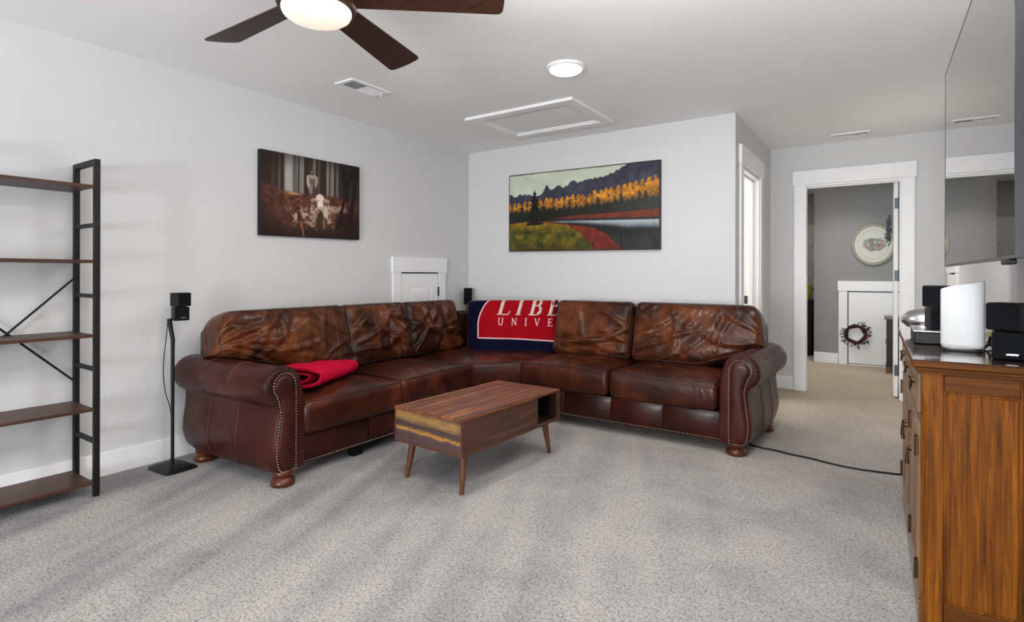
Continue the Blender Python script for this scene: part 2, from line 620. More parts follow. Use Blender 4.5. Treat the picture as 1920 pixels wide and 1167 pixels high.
baseboard('baseboard_left', XL, XL + .015, YR, YB, 'white baseboard along the long left wall')
baseboard('baseboard_back', XL + .015, XC, YB - .015, YB, 'white baseboard under the landscape painting wall')
baseboard('baseboard_hall', XC, -.773, YH - .015, YH, 'short white baseboard left of the open doorway')
baseboard('baseboard_hall_side', XC, XC + .015, 4.60, 4.73, 'tiny white baseboard on the hall corner')
baseboard('baseboard_right', XR - .015, XR, YR, YH - .0, 'white baseboard along the television wall')
baseboard('baseboard_far', -.797, -.52, 8.32, 8.335, 'white baseboard on the grey wall beyond the doorway')
baseboard('baseboard_rear', XL + .015, XR - .015, YR, YR + .015, 'white baseboard under the rear windows')

# main doorway: casing + open door
t1 = thing('trim_1', 'wide white casing around the open doorway at the hall end', 'door casing', (-.27, YH - .01, 0), kind='structure')
build('casing_board', MB().box(-.767, -.660, YH - .02, YH, 0, 2.05), 'trim', t1, bevel=.002)
build('casing_board', MB().box(.115, .212, YH - .02, YH, 0, 2.05), 'trim', t1, bevel=.002)
build('header_board', MB().box(-.780, .226, YH - .026, YH, 2.05, 2.19), 'trim', t1, bevel=.002)
j = MB()
j.box(-.675, -.664, YH, YH + .12, 0, 2.05).box(.109, .127, YH, YH + .12, 0, 2.05).box(-.664, .109, YH, YH + .12, 2.032, 2.05)
build('jamb', j, 'trim', t1)
st = MB()
st.box(-.664, -.658, YH + .04, YH + .075, 0, 2.032).box(.099, .109, YH + .03, YH + .06, 0, 2.032).box(-.658, .099, YH + .04, YH + .075, 2.020, 2.032)
build('door_stop', st, 'trim', t1)
d1 = thing('door_1', 'white door standing open into the far room, seen edge on', 'door', (.09, YH + .12, 0), kind='structure')
build('slab', MB().box(.056, .091, YH + .125, YH + .86, .012, 2.03), 'trim', d1, bevel=.003)
for hz in (1.83, 1.15, .26):
    hb = MB()
    hb.box(.062, .096, YH + .118, YH + .126, hz - .05, hz + .05)
    hb.lathe([(.006, hz - .052), (.006, hz + .052)], 10, c=(.098, YH + .116))
    build('hinge', hb, 'dark_steel', d1)

# side doorway (hall side wall)
t2 = thing('trim_2', 'white casing of the side doorway beside the sofa', 'door casing', (XC, 5.2, 0), kind='structure')
build('casing_board', MB().box(XC, XC + .018, 4.735, 4.835, 0, 2.06), 'trim', t2, bevel=.002)
build('casing_board', MB().box(XC, XC + .018, 5.585, 5.68, 0, 2.06), 'trim', t2, bevel=.002)
build('header_board', MB().box(XC, XC + .026, 4.718, 5.70, 2.06, 2.215), 'trim', t2, bevel=.002)
j = MB()
j.box(XC - .14, XC, 4.83, 4.845, 0, 2.055).box(XC - .14, XC, 5.572, 5.59, 0, 2.055).box(XC - .14, XC, 4.845, 5.572, 2.037, 2.055)
build('jamb', j, 'trim', t2)
build('door_stop', MB().box(XC - .085, XC - .05, 5.560, 5.572, 0, 2.037).box(XC - .085, XC - .05, 4.845, 5.572, 2.025, 2.037), 'trim', t2)
build('strike_plate', MB().box(XC - .128, XC - .098, 5.568, 5.573, .88, .955), 'dark_steel', t2, label='dark metal strike plate')


def panel_door(name_trim, name_door, face, y0, y1, side, label_t, label_d, hinge_y=None):
    """low access door on a wall X = face; side=+1 looks to +X"""
    def bx(a, b, ya, yb, za, zb):
        xa, xb = face + side * a, face + side * b
        return MB().box(min(xa, xb), max(xa, xb), ya, yb, za, zb)
    t = thing(name_trim, label_t, 'door casing', (face, (y0 + y1) / 2, 0), kind='structure')
    build('casing_board', bx(0, .018, y0, y0 + .10, 0, 1.172), 'trim', t, bevel=.002)
    build('casing_board', bx(0, .018, y1 - .10, y1, 0, 1.172), 'trim', t, bevel=.002)
    build('header_board', bx(0, .026, y0 - .012, y1 + .012, 1.172, 1.312), 'trim', t, bevel=.002)
    build('gap', bx(0, .002, y0 + .10, y1 - .10, 0, 1.172), 'black_gap', t)
    d = thing(name_door, label_d, 'door', (face, (y0 + y1) / 2, 0), kind='structure')
    ya, yb = y0 + .106, y1 - .114
    s = bx(.002, .008, ya, yb, .01, 1.160)
    fr = .095
    for a, b, c, e in ((ya, ya + fr, .01, 1.160), (yb - fr, yb, .01, 1.160), (ya + fr, yb - fr, 1.045, 1.160), (ya + fr, yb - fr, .01, .16)):
        q = bx(.008, .014, a, b, c, e)
        s.add(q.v, q.f)
    build('slab', s, 'trim', d)
    pn = bx(.008, .0085, ya + fr, yb - fr, .16, 1.045)
    xa = face + side * .008
    xb = face + side * .0145
    a, b, c, e = ya + fr + .012, yb - fr - .012, .175, 1.03
    k = .04
    pn.add([(xa, a, c), (xa, b, c), (xa, b, e), (xa, a, e), (xb, a + k, c + k), (xb, b - k, c + k), (xb, b - k, e - k), (xb, a + k, e - k)],
           [(0, 1, 5, 4), (1, 2, 6, 5), (2, 3, 7, 6), (3, 0, 4, 7), (4, 5, 6, 7), (3, 2, 1, 0)])
    build('raised_panel', pn, 'trim', d)
    hy = hinge_y if hinge_y else yb + .004
    for hz in (.985, .22):
        build('hinge', bx(.010, .022, hy - .008, hy + .008, hz - .045, hz + .045), 'black_metal', d, label='black hinge')
    return t


panel_door('trim_3', 'door_2', XL, 3.500, 4.213, 1, 'white casing of the low access door behind the sofa corner', 'low white paneled access door in the left wall behind the sofa')
panel_door('trim_4', 'door_3', XR, 5.030, 5.74, -1, 'white casing of the low access door beyond the television', 'low white paneled access door in the wall beyond the television')

# far room knee door
t5 = thing('trim_5', 'white casing of the low door in the far room', 'door casing', (-.4, 8.33, 0), kind='structure')
build('casing_board', MB().box(-.515, -.415, 8.315, 8.335, 0, .95), 'trim', t5, bevel=.002)
build('casing_board', MB().box(.33, .43, 8.315, 8.335, 0, .95), 'trim', t5, bevel=.002)
build('header_board', MB().box(-.525, .44, 8.308, 8.335, .95, 1.078), 'trim', t5, bevel=.002)
build('gap', MB().box(-.415, .33, 8.331, 8.334, 0, .95), 'black_gap', t5)
d5 = thing('door_4', 'low flat white door with a wreath in the far room', 'door', (0, 8.33, 0), kind='structure')
build('slab', MB().box(-.404, .322, 8.320, 8.331, .022, .938), 'trim', d5)
build('sweep', MB().box(-.404, .322, 8.322, 8.331, 0.0, .014), 'trim', d5)

# ceiling: attic hatch, vents, lamp
hx0, hx1, hy0, hy1 = -2.875, -1.880, 3.53, 4.275
t6 = thing('trim_6', 'white molding frame of the attic hatch in the ceiling', 'trim', (-2.38, 3.9, CH), kind='structure')
wv = .085


def moulding(a, b, c, e):
    return MB().box(a, b, c, e, CH - .022, CH)


build('molding_board', moulding(hx0, hx1, hy0, hy0 + wv), 'trim', t6, bevel=.003)
build('molding_board', moulding(hx0, hx1, hy1 - wv, hy1), 'trim', t6, bevel=.003)
build('molding_board', moulding(hx0, hx0 + wv, hy0 + wv, hy1 - wv), 'trim', t6, bevel=.003)
build('molding_board', moulding(hx1 - wv, hx1, hy0 + wv, hy1 - wv), 'trim', t6, bevel=.003)
ib = MB()
for a, b, c, e in ((hx0 + wv, hx1 - wv, hy0 + wv, hy0 + wv + .022), (hx0 + wv, hx1 - wv, hy1 - wv - .022, hy1 - wv),
                   (hx0 + wv, hx0 + wv + .022, hy0 + wv + .022, hy1 - wv - .022), (hx1 - wv - .022, hx1 - wv, hy0 + wv + .022, hy1 - wv - .022)):
    ib.box(a, b, c, e, CH - .012, CH)
build('inner_bead', ib, 'trim', t6)
build('hatch_panel', MB().box(hx0 + wv + .022, hx1 - wv - .022, hy0 + wv + .022, hy1 - wv - .022, CH - .003, CH), 'ceiling', t6)


def vent(loc, w, l, label, n=7, lever=True, along='y'):
    """ceiling register: frame, two banks of louvers"""
    root = thing('ceiling_vent', label, 'vent', loc)
    x, y, z = 0, 0, 0
    T = (lambda a, b, c, e, f0, f1: MB().box(a, b, c, e, f0, f1)) if along == 'y' else (lambda a, b, c, e, f0, f1: MB().box(c, e, a, b, f0, f1))
    f = MB()
    for a, b, c, e in ((-w / 2, w / 2, -l / 2, -l / 2 + .028), (-w / 2, w / 2, l / 2 - .028, l / 2), (-w / 2, -w / 2 + .028, -l / 2 + .028, l / 2 - .028),
                       (w / 2 - .028, w / 2, -l / 2 + .028, l / 2 - .028), (-w / 2 + .028, w / 2 - .028, -.006, .006)):
        q = T(a, b, c, e, -.010, 0)
        f.add(q.v, q.f)
    build('frame', f, 'white_metal', root, local=True, bevel=.002)
    q = T(-w / 2 + .028, w / 2 - .028, -l / 2 + .028, l / 2 - .028, -.001, 0)
    build('backing', q, 'vent_dark', root, local=True)
    for s in (-1, 1):
        for k in range(n):
            yy = s * (.006 + (l / 2 - .034) * (k + .5) / n)
            dl = (l / 2 - .034) / n * .40
            m = MB()
            tilt = .005 * s
            v = [(-w / 2 + .028, yy - dl, -.002 - .004 + tilt), (w / 2 - .028, yy - dl, -.006 + tilt), (w / 2 - .028, yy + dl, -.006 - tilt), (-w / 2 + .028, yy + dl, -.006 - tilt)]
            v += [(p[0], p[1], p[2] + .0012) for p in v]
            if along != 'y':
                v = [(p[1], p[0], p[2]) for p in v]
            m.add(v, [(0, 1, 2, 3), (7, 6, 5, 4), (0, 4, 5, 1), (1, 5, 6, 2), (2, 6, 7, 3), (3, 7, 4, 0)])
            build('louver', m, 'white_metal', root, local=True)
    if lever:
        q = MB().box(.02, .027, l / 2 - .03, l / 2 - .024, -.035, -.008)
        build('lever', q, 'white_metal', root, local=True)
    return root


vent((-2.985, 2.560, CH), .185, .335, 'white ceiling vent with louvers and lever near the fan')
vent((-.272, 5.885, CH), .15, .31, 'white ceiling vent in the hall near the open doorway', lever=False, along='x')

lamp = thing('ceiling_light', 'round flush ceiling light, lit, above the coffee table side', 'ceiling light', (-1.645, 3.006, CH))
build('rim', MB().lathe([(.118, 0), (.120, -.006), (.116, -.014), (.104, -.018), (.100, -.018)], 48, m=Matrix.Translation((-1.645, 3.006, CH))), 'white_metal', lamp, smooth=40)
build('diffuser', MB().lathe([(.101, -.016), (.100, -.024), (.086, -.033), (.055, -.040), (.02, -.042)], 48, m=Matrix.Translation((-1.645, 3.006, CH))), 'disc_glass', lamp, smooth=60)
bulb('ceiling_light_bulb', (-1.645, 3.006, CH - .045), 8, (1, .97, .93), .085)

# ------------------------------------------------------------------ ceiling fan
FC = (-1.778, 1.302)
fan = thing('ceiling_fan', 'dark wood five blade ceiling fan with a lit drum lamp', 'ceiling fan', (FC[0], FC[1], CH))
TF = Matrix.Translation((FC[0], FC[1], 0))
build('canopy', MB().lathe([(.075, CH), (.078, CH - .03), (.06, CH - .06), (.03, CH - .075)], 32, m=TF), 'bronze', fan, smooth=40)
build('motor_housing', MB().lathe([(.03, CH - .07), (.10, CH - .09), (.135, CH - .13), (.14, CH - .20), (.125, CH - .235), (.11, CH - .245)], 40, m=TF), 'bronze', fan, smooth=40)
build('lamp_rim', MB().lathe([(.10, 2.20), (.142, 2.195), (.145, 2.185), (.145, 2.160), (.140, 2.150), (.128, 2.147)], 48, m=TF), 'bronze', fan, smooth=40)
dz = 2.118
build('lamp_diffuser', MB().lathe([(.127, 2.155), (.127, 2.140), (.122, 2.128), (.105, 2.116), (.07, 2.108), (.02, 2.105)], 48, m=TF), 'fan_glass', fan, smooth=60)
bulb('fan_bulb', (FC[0], FC[1], 2.100), 7, (1, .88, .70), .09)
for k in range(5):
    a = math.radians(107.2 + 72 * k)
    mt = TF @ Matrix.Rotation(a, 4, 'Z') @ Matrix.Translation((0, 0, 2.200)) @ Matrix.Rotation(math.radians(-16), 4, 'X')
    # blade outline: slightly flaring, clipped tip
    pts = [(.12, -.058), (.20, -.061), (.45, -.072), (.672, -.082), (.692, -.079), (.702, -.064), (.707, -.02), (.707, .02), (.702, .064), (.692, .079), (.672, .082), (.45, .072), (.20, .061), (.12, .058)]
    b = build('blade', MB().prism(pts, -.004, .004, m=mt), 'fan_blade', fan, bevel=.0025)
    br = MB().prism([(.08, -.03), (.16, -.045), (.22, -.02), (.22, .02), (.16, .045), (.08, .03)], .004, .010, m=mt)
    build('blade_bracket', br, 'bronze', b)

# ------------------------------------------------------------------ bookshelf
BX0, BX1, BY0, BY1 = -3.672, -3.372, .560, 1.162      # back, front, left, right
shelf = thing('bookshelf', 'five tier bookshelf of walnut boards in a black metal frame', 'bookshelf', ((BX0 + BX1) / 2, (BY0 + BY1) / 2, 0))
pw = .026
for y in (BY0, BY1 - pw):
    for x in (BX0, BX1 - pw):
        build('post', MB().box(x, x + pw, y, y + pw, 0, 1.745), 'black_metal', shelf, bevel=.002)
    build('top_rail', MB().box(BX0 + pw, BX1 - pw, y, y + pw, 1.719, 1.745), 'black_metal', shelf)
    for z in (1.405, 1.035, .655, .280):
        build('rung', MB().box(BX0 + pw, BX1 - pw, y + .004, y + pw - .004, z - .010, z + .010), 'black_metal', shelf)
for i, z in enumerate((1.609, 1.223, .8385, .458, .079)):
    build('shelf_board', MB().box(BX0 + .004, BX1 - .004, BY0 + pw, BY1 - pw, z - .016, z), 'shelf_wood', shelf, bevel=.0015)
for (za, zb) in ((1.14, .558), (.558, 1.14)):
    y0, y1 = BY0 + .012, BY1 - .012
    dx = .0 if za > zb else .009
    build('cross_brace', MB().tube([(BX0 - .001 + dx + .014, y0, za), (BX0 + .013 + dx, y1, zb)], .0055, 8), 'black_metal', shelf, smooth=60)

# ------------------------------------------------------------------ cushions
def cube_grid(n):
    nx, ny, nz = n
    idx, V, F = {}, [], []

    def vid(i, j, k):
        key = (i, j, k)
        if key not in idx:
            idx[key] = len(V)
            V.append((2 * i / nx - 1, 2 * j / ny - 1, 2 * k / nz - 1))
        return idx[key]
    for k in (0, nz):
        for i in range(nx):
            for j in range(ny):
                q = [vid(i, j, k), vid(i + 1, j, k), vid(i + 1, j + 1, k), vid(i, j + 1, k)]
                F.append(q if k else q[::-1])
    for j in (0, ny):
        for i in range(nx):
            for k in range(nz):
                q = [vid(i, j, k), vid(i + 1, j, k), vid(i + 1, j, k + 1), vid(i, j, k + 1)]
                F.append(q[::-1] if j else q)
    for i in (0, nx):
        for j in range(ny):
            for k in range(nz):
                q = [vid(i, j, k), vid(i, j + 1, k), vid(i, j + 1, k + 1), vid(i, j, k + 1)]
                F.append(q if i else q[::-1])
    return np.array(V), F


def soften(q):
    # crowd grid lines towards the edges of the box
    return np.sign(q) * (1 - (1 - np.abs(q)) ** 1.35)


def cushion_deform(q, half, r, crown, axis, folds, warp, sag):
    """q in [-1,1]^3 -> cushion-local points. crown: bulge of the big faces (axis 1 = y, 2 = z)"""
    half = np.array(half)
    p = soften(q) * half
    c = np.clip(p, -(half - r), half - r)
    d = p - c
    L = np.linalg.norm(d, axis=1)
    L[L == 0] = 1
    # map the box skin to a rounded skin
    out = c + d / L[:, None] * r * np.minimum(1, np.max(np.abs(d), axis=1) / r)[:, None]
    u = [0, 1, 2]
    u.remove(axis)
    a, b = out[:, u[0]] / half[u[0]], out[:, u[1]] / half[u[1]]
    dome = np.clip(1 - np.abs(a) ** 2.4, 0, 1) ** .8 * np.clip(1 - np.abs(b) ** 2.4, 0, 1) ** .8
    s = out[:, axis] / half[axis]
    out[:, axis] += s * crown * dome
    # pillowed flanks
    side = np.clip(1 - s ** 2, 0, 1)
    for k in u:
        o = out[:, k] / half[k]
        out[:, k] += np.sign(o) * np.abs(o) ** 6 * side * sag
    # folds of the big faces, fading towards the rim
    if folds is not None:
        h = np.zeros(len(out))
        for (x0, y0, ang, ln, wd, amp, curv) in folds:
            dx, dy = out[:, u[0]] - x0, out[:, u[1]] - y0
            t = dx * math.cos(ang) + dy * math.sin(ang)
            e = -dx * math.sin(ang) + dy * math.cos(ang) - curv * t * t
            env = np.exp(-((t - ln / 2) / (ln * .55)) ** 4)
            h += amp * env * (np.exp(-(e / wd) ** 2) - .6 * np.exp(-((e - 1.7 * wd) / wd) ** 2))
        out[:, axis] += np.sign(s) * h * np.clip(np.abs(s) * 1.6 - .5, 0, 1)
    if warp is not None:
        out = warp(out, half)
    return out


def rand_folds(seed, half, axis, n=14, amp=.011, pulls=None):
    rg = random.Random(seed)
    u = [0, 1, 2]
    u.remove(axis)
    A, B = half[u[0]], half[u[1]]
    F = []
    for k in range(n):
        side = rg.choice((-1, 1))
        if rg.random() < .65:
            x0, y0 = side * A * .95, rg.uniform(-.9, .5) * B
            ang = (PI if side > 0 else 0) + rg.uniform(-.55, .75) * (1 if side < 0 else -1)
        else:
            x0, y0 = rg.uniform(-.7, .7) * A, B * .9
            ang = -PI / 2 + rg.uniform(-.6, .6)
        F.append((x0, y0, ang, rg.uniform(.5, 1.3) * A, rg.uniform(.012, .030), 1.05 * amp * rg.uniform(.5, 1.25), rg.uniform(-1.2, 1.2)))
    return F


def cushion(name, mat, parent, half, r, crown, axis, T, n=(44, 14, 30), folds=None, warp=None, sag=.006, seams=(), welt=True, label=None):
    q, F = cube_grid(n)
    fn = lambda qq: cushion_deform(np.array(qq, float), half, r, crown, axis, folds, warp, sag)
    P = fn(q)
    mb = MB().add([T @ Vector(p) for p in P], F)
    o = build(name, mb, mat, parent, smooth=180, fix=False)
    if label:
        o['label'] = label
    u = [0, 1, 2]
    u.remove(axis)
    sgn = 1 if axis == 2 else -1
    if welt:
        loop = []
        N = 40
        e = .985
        for k in range(4 * N):
            s, t = divmod(k, N)
            t = 2 * t / N - 1
            ab = [(t, -e), (e, t), (-t, e), (-e, -t)][s]
            qq = [0, 0, 0]
            qq[u[0]], qq[u[1]], qq[axis] = ab[0] * e, ab[1] * e, sgn
            loop.append(qq)
        pts = fn(loop)
        build('piping', MB().tube([T @ Vector(p) for p in pts], .0042, 6, closed=True), 'welt', o, smooth=180)
    for (k, val) in seams:
        qs = []
        for t in np.linspace(-.97, .97, 40):
            qq = [0, 0, 0]
            qq[u[k]], qq[u[1 - k]], qq[axis] = val, t, sgn
            qs.append(qq)
        pts = fn(qs)
        build('seam', MB().tube([T @ Vector(p) for p in pts], .0026, 5), 'seam', o, smooth=180)
    return o


# ------------------------------------------------------------------ sectional sofa
sofa = thing('sectional_sofa', 'L shaped brown leather sectional sofa with rolled arms and nailheads', 'sofa', (-3.1, 4.0, 0))
ZB = .078                      # underside of the upholstery
# --- base
b = MB()
b.prism([(-3.60, 1.86), (-2.745, 1.86), (-2.745, 3.395), (-2.415, 3.725), (-.90, 3.725), (-.90, 4.52), (-3.38, 4.52), (-3.60, 4.30)], ZB + .012, .255)
build('base', b, 'leather_panel', sofa, bevel=.012, seg=3)
# front rail panels (separate leather panels along both fronts)


def rail(p0, p1, n):
    p0, p1 = Vector(p0), Vector(p1)
    d = p1 - p0
    nrm = Vector((d.y, -d.x, 0)).normalized()
    for k in range(n):
        a, c = p0 + d * (k / n), p0 + d * ((k + 1) / n)
        g = d.normalized() * .0015
        a, c = a + g, c - g
        rings = []
        N = 10
        for i in range(N + 1):
            z = ZB + (.262 - ZB) * i / N
            bul = .014 + .012 * math.sin(PI * i / N) ** .6
            rings.append([(a.x - nrm.x * .01, a.y - nrm.y * .01, z), (a.x + nrm.x * bul * .6, a.y + nrm.y * bul * .6, z), (a.x * .96 + c.x * .04 + nrm.x * bul, a.y * .96 + c.y * .04 + nrm.y * bul, z),
                          (c.x * .96 + a.x * .04 + nrm.x * bul, c.y * .96 + a.y * .04 + nrm.y * bul, z), (c.x + nrm.x * bul * .6, c.y + nrm.y * bul * .6, z), (c.x - nrm.x * .01, c.y - nrm.y * .01, z)])
        build('front_rail', MB().loft(rings), 'leather_panel', sofa, smooth=50)


rail((-2.745, 1.89, 0), (-2.745, 3.395, 0), 3)
rail((-2.745, 3.395, 0), (-2.415, 3.725, 0), 1)
rail((-2.415, 3.725, 0), (-.88, 3.725, 0), 4)
# --- back frames
def backboard(poly):
    build('back_frame', MB().prism(poly, ZB + .02, .79), 'leather_panel', sofa, bevel=.02, seg=3)


backboard([(-3.645, 1.795), (-3.53, 1.795), (-3.53, 4.25), (-3.645, 4.25)])
backboard([(-3.33, 4.44), (-.74, 4.44), (-.74, 4.55), (-3.33, 4.55)])
backboard([(-3.640, 4.25), (-3.53, 4.22), (-3.30, 4.45), (-3.33, 4.545)])

# --- arms
def arm_profile(k=1.0):
    """(s, z): s outward from the roll axis"""
    P = [(-.134, ZB), (-.136, .20), (-.135, .36), (-.128, .48)]
    r, cz = .112, .538
    for i in range(0, 17):
        a = math.radians(172 - i * (172 + 62) / 16)
        P.append((r * math.cos(a) - .004 * max(0, math.sin(a)) * 0, cz + r * math.sin(a)))
    P += [(.040, .425), (.037, .395), (.043, .33), (.053, .26), (.057, .20), (.052, .14), (.040, .10), (.028, ZB)]
    return P


def inset(P, d):
    n = len(P)
    out = []
    for i in range(n):
        a, b_, c = Vector(P[i - 1]), Vector(P[i]), Vector(P[(i + 1) % n])
        e1, e2 = (b_ - a).normalized(), (c - b_).normalized()
        nn = Vector((-(e1.y + e2.y), e1.x + e2.x))
        if nn.length < 1e-6:
            nn = Vector((-e1.y, e1.x))
        nn.normalize()
        out.append(tuple(b_ - nn * d))
    return out


def make_arm(M4, depth, splay, group_label):
    """M4 maps (s outward, depth backwards, z) to world"""
    P = arm_profile()
    # clockwise test: make inset go inward
    area_ = sum(P[i][0] * P[(i + 1) % len(P)][1] - P[(i + 1) % len(P)][0] * P[i][1] for i in range(len(P)))
    sg = -1 if area_ > 0 else 1
    rings = []
    ts = [(-.004, .020), (0.0, .010), (.006, .004), (.018, 0), (.06, 0), (.14, 0)] + [(.14 + (depth - .17) * i / 8, 0) for i in range(1, 9)] + [(depth - .012, .004), (depth, .016)]
    for d, ins in ts:
        Q = inset(P, sg * ins)
        sh = splay * d / depth
        swell = .012 * math.sin(PI * min(1, max(0, d / depth)))
        rg = []
        for s, z in Q:
            zz = z + (0.03 * max(0, (d - depth * .82) / (depth * .18)) ** 2 if z < .15 else 0)
            rg.append(M4 @ Vector((s + sh + (swell if s > .02 and z < .42 else 0), d, zz)))
        rings.append(rg)
    arm = build('arm', MB().loft(rings), 'leather_arm', sofa, smooth=60)
    # raised front panel framed by the pleated rim
    core = [(-.064, ZB + .012), (-.062, .20), (-.063, .40), (-.062, .52)]
    for i in range(0, 13):
        a = math.radians(165 - i * (165 + 50) / 12)
        core.append((.058 * math.cos(a) - .002, .548 + .060 * math.sin(a)))
    core += [(.024, .47), (.014, .42), (.016, .38), (.026, .30), (.036, .23), (.036, .17), (.026, .11), (.012, ZB + .012)]
    pr = []
    for d, ins in ((0.004, 0), (-.006, .000), (-.012, .006), (-.016, .016), (-.018, .026)):
        pr.append([M4 @ Vector((s, d, z)) for s, z in inset(core, sg * ins)])
    build('arm_front_panel', MB().loft(pr), 'leather_arm', arm, smooth=60)
    # pleats of the rim over the roll
    pl = MB()
    for i in range(25):
        a = math.radians(150 - i * 200 / 24)
        c_, s_ = math.cos(a), math.sin(a)
        pts = []
        for rr, dd in ((.068, -.002), (.084, -.0055), (.100, -.0035), (.110, .004), (.1130, .018)):
            pts.append(M4 @ Vector((rr * c_, dd, .540 + rr * s_)))
        pl.tube(pts, [.002, .0042, .0046, .0034, .001], 6)
    build('rim_pleats', pl, 'leather_arm', arm, smooth=180, kind='stuff')
    # nailheads: round the front panel
    path = [Vector((s, z)) for s, z in inset(core, -sg * .008)]
    nails = MB()
    nail_row(nails, [M4 @ Vector((p.x, -.006, p.y)) for p in path] + [M4 @ Vector((path[0].x, -.006, path[0].y))], M4.to_3x3() @ Vector((0, -1, 0)), .0155)
    build('nailheads', nails, 'nail', arm, smooth=180, kind='stuff')
    # side seams
    for fr in (.36, .66):
        d = depth * fr
        sh = splay * fr
        sw = .012 * math.sin(PI * fr)
        pts = [M4 @ Vector((s + sh + (sw if s > .02 and z < .42 else 0) + (.0 if z > .42 else .001), d, z)) for s, z in P[8:]]
        build('seam', MB().tube(pts, .0024, 5), 'seam', arm, smooth=180)
    return arm


def nail_row(mb, pts, nrm, step, r=.0056):
    nrm = nrm.normalized()
    tx = nrm.orthogonal().normalized()
    ty = nrm.cross(tx)
    acc = 0.0
    for a, c in zip(pts[:-1], pts[1:]):
        seg_ = c - a
        L = seg_.length
        while acc <= L:
            p = a + seg_ * (acc / L)
            v, f = [], []
            for rr, hh in ((r, 0), (r * .72, r * .55)):
                for k in range(6):
                    an = PI / 3 * k
                    v.append(p + (tx * math.cos(an) + ty * math.sin(an)) * rr + nrm * hh)
            v.append(p + nrm * r * .8)
            for k in range(6):
                k2 = (k + 1) % 6
                f += [(k, k2, 6 + k2, 6 + k), (6 + k, 6 + k2, 12)]
            mb.add(v, f)
            acc += step
        acc -= L


# left arm: front faces +X, outward = -Y ; right arm: front faces -Y, outward = +X
ML = Matrix(((0, -1, 0, -2.690), (-1, 0, 0, 1.768), (0, 0, 1, 0), (0, 0, 0, 1)))
MR = Matrix(((1, 0, 0, -.755), (0, 1, 0, 3.665), (0, 0, 1, 0), (0, 0, 0, 1)))
make_arm(ML, .925, .042, 'left')
make_arm(MR, .86, .040, 'right')
# nails along the base fronts
nl = MB()
nail_row(nl, [Vector((-2.728, 1.905, ZB + .010)), Vector((-2.728, 3.39, ZB + .010))], Vector((1, 0, 0)), .017)
nail_row(nl, [Vector((-2.41, 3.708, ZB + .010)), Vector((-.89, 3.708, ZB + .010))], Vector((0, -1, 0)), .017)
build('base_nailheads', nl, 'nail', sofa, smooth=180, kind='stuff')
build('support_block', MB().box(-2.83, -2.78, 2.31, 2.39, 0, .092), 'black_plastic', sofa)
# bun feet
FOOT = [(.044, .092), (.052, .083), (.056, .072), (.053, .060), (.046, .053), (.046, .047), (.056, .039), (.063, .025), (.064, .014), (.060, .004), (.054, .001)]
for fx, fy in ((-2.725, 1.785), (-3.49, 1.755), (-.795, 3.735), (-.745, 4.44), (-2.80, 3.42), (-3.45, 4.42)):
    build('bun_foot', MB().lathe(FOOT, 28, m=Matrix.Translation((fx, fy, 0))), 'bun', sofa, smooth=50)

RZ = lambda d: Matrix.Rotation(math.radians(d), 4, 'Z')
RX = lambda d: Matrix.Rotation(math.radians(d), 4, 'X')
# --- seat cushions
def seat(cx, cy, rz, w, d, zc, hz, seed, crown=.040, seams=((0, -.30), (0, .45))):
    half = (w / 2, d / 2, hz)
    cushion('seat_cushion', 'leather_seat', sofa, half, .030, crown, 2, Matrix.Translation((cx, cy, zc)) @ RZ(rz), (40, 36, 10),
            rand_folds(seed, half, 2, 7, .004), None, .010, seams)


seat(-3.025, 2.262, 90, .735, .70, .345, .090, 3)
seat(-3.030, 3.012, 90, .735, .70, .352, .092, 4, seams=((0, .2),))
seat(-2.045, 4.025, 0, .745, .70, .363, .092, 5, seams=((0, -.1), ))
seat(-1.278, 4.025, 0, .740, .70, .360, .090, 6, seams=((0, -.35), (0, .4)))
# corner wedge seat
wp = [(-2.722, 3.39), (-2.705, 3.425), (-2.455, 3.68), (-2.425, 3.70), (-2.425, 4.40), (-3.40, 4.40), (-3.40, 3.39)]
bmw = bmesh.new()
cx0, cy0 = -2.95, 3.90
rings = []
for ins, z in ((.03, .262), (.008, .268), (0, .285), (-.006, .35), (0, .425), (.006, .437), (.030, .449), (.10, .466), (.20, .477), (.34, .482)):
    ring = []
    n_ = len(wp)
    # resample outline
    for i in range(n_):
        a, c = Vector(wp[i]), Vector(wp[(i + 1) % n_])
        m_ = 3 if (c - a).length < .06 else 10
        for t in range(m_):
            p = a + (c - a) * (t / m_)
            dv = Vector((cx0, cy0)) - p
            L = dv.length
            p = p + dv * min(.92, ins / L)
            ring.append((p.x, p.y, z))
    rings.append(ring)
wedge = build('corner_seat_cushion', MB().loft(rings), 'leather_seat', sofa, smooth=60)
build('piping', MB().tube([Vector(p) for p in rings[5]], .0042, 6, closed=True), 'welt', wedge, smooth=180)

# --- back cushions
def endwarp(sgn, W, rise, hgt, rc, slope_from=0.1):
    """outer corner rounded and bottom lifted over the arm; sgn=+1 outer side is +x"""
    def f(o, half):
        x = o[:, 0] / half[0] * sgn          # 1 = outer
        t = (o[:, 2] / half[2] + 1) / 2
        k = np.clip((x - slope_from) / (1 - slope_from), 0, 1)
        bot = -half[2] + rise * (k ** 1.2)
        xx = np.clip((x - (1 - rc)) / rc, 0, 1)
        top = half[2] - hgt * (1 - np.sqrt(np.clip(1 - xx ** 2.2, 0, 1)))
        o2 = o.copy()
        o2[:, 2] = bot + t * (top - bot)
        return o2
    return f


def backc(cx, cy, rz, lean, w, th, z0, z1, seed, warp=None, seams=((0, -.35), (0, .35)), crown=.045, nf=16, amp=.011, welt=True, label=None):
    half = (w / 2, th / 2, (z1 - z0) / 2)
    T = Matrix.Translation((cx, cy, (z0 + z1) / 2)) @ RZ(rz) @ RX(-lean)
    return cushion('back_cushion', 'leather_back', sofa, half, .050, crown, 1, T, (64, 12, 48),
                   rand_folds(seed, half, 1, nf, amp), warp, .010, seams, welt, label)


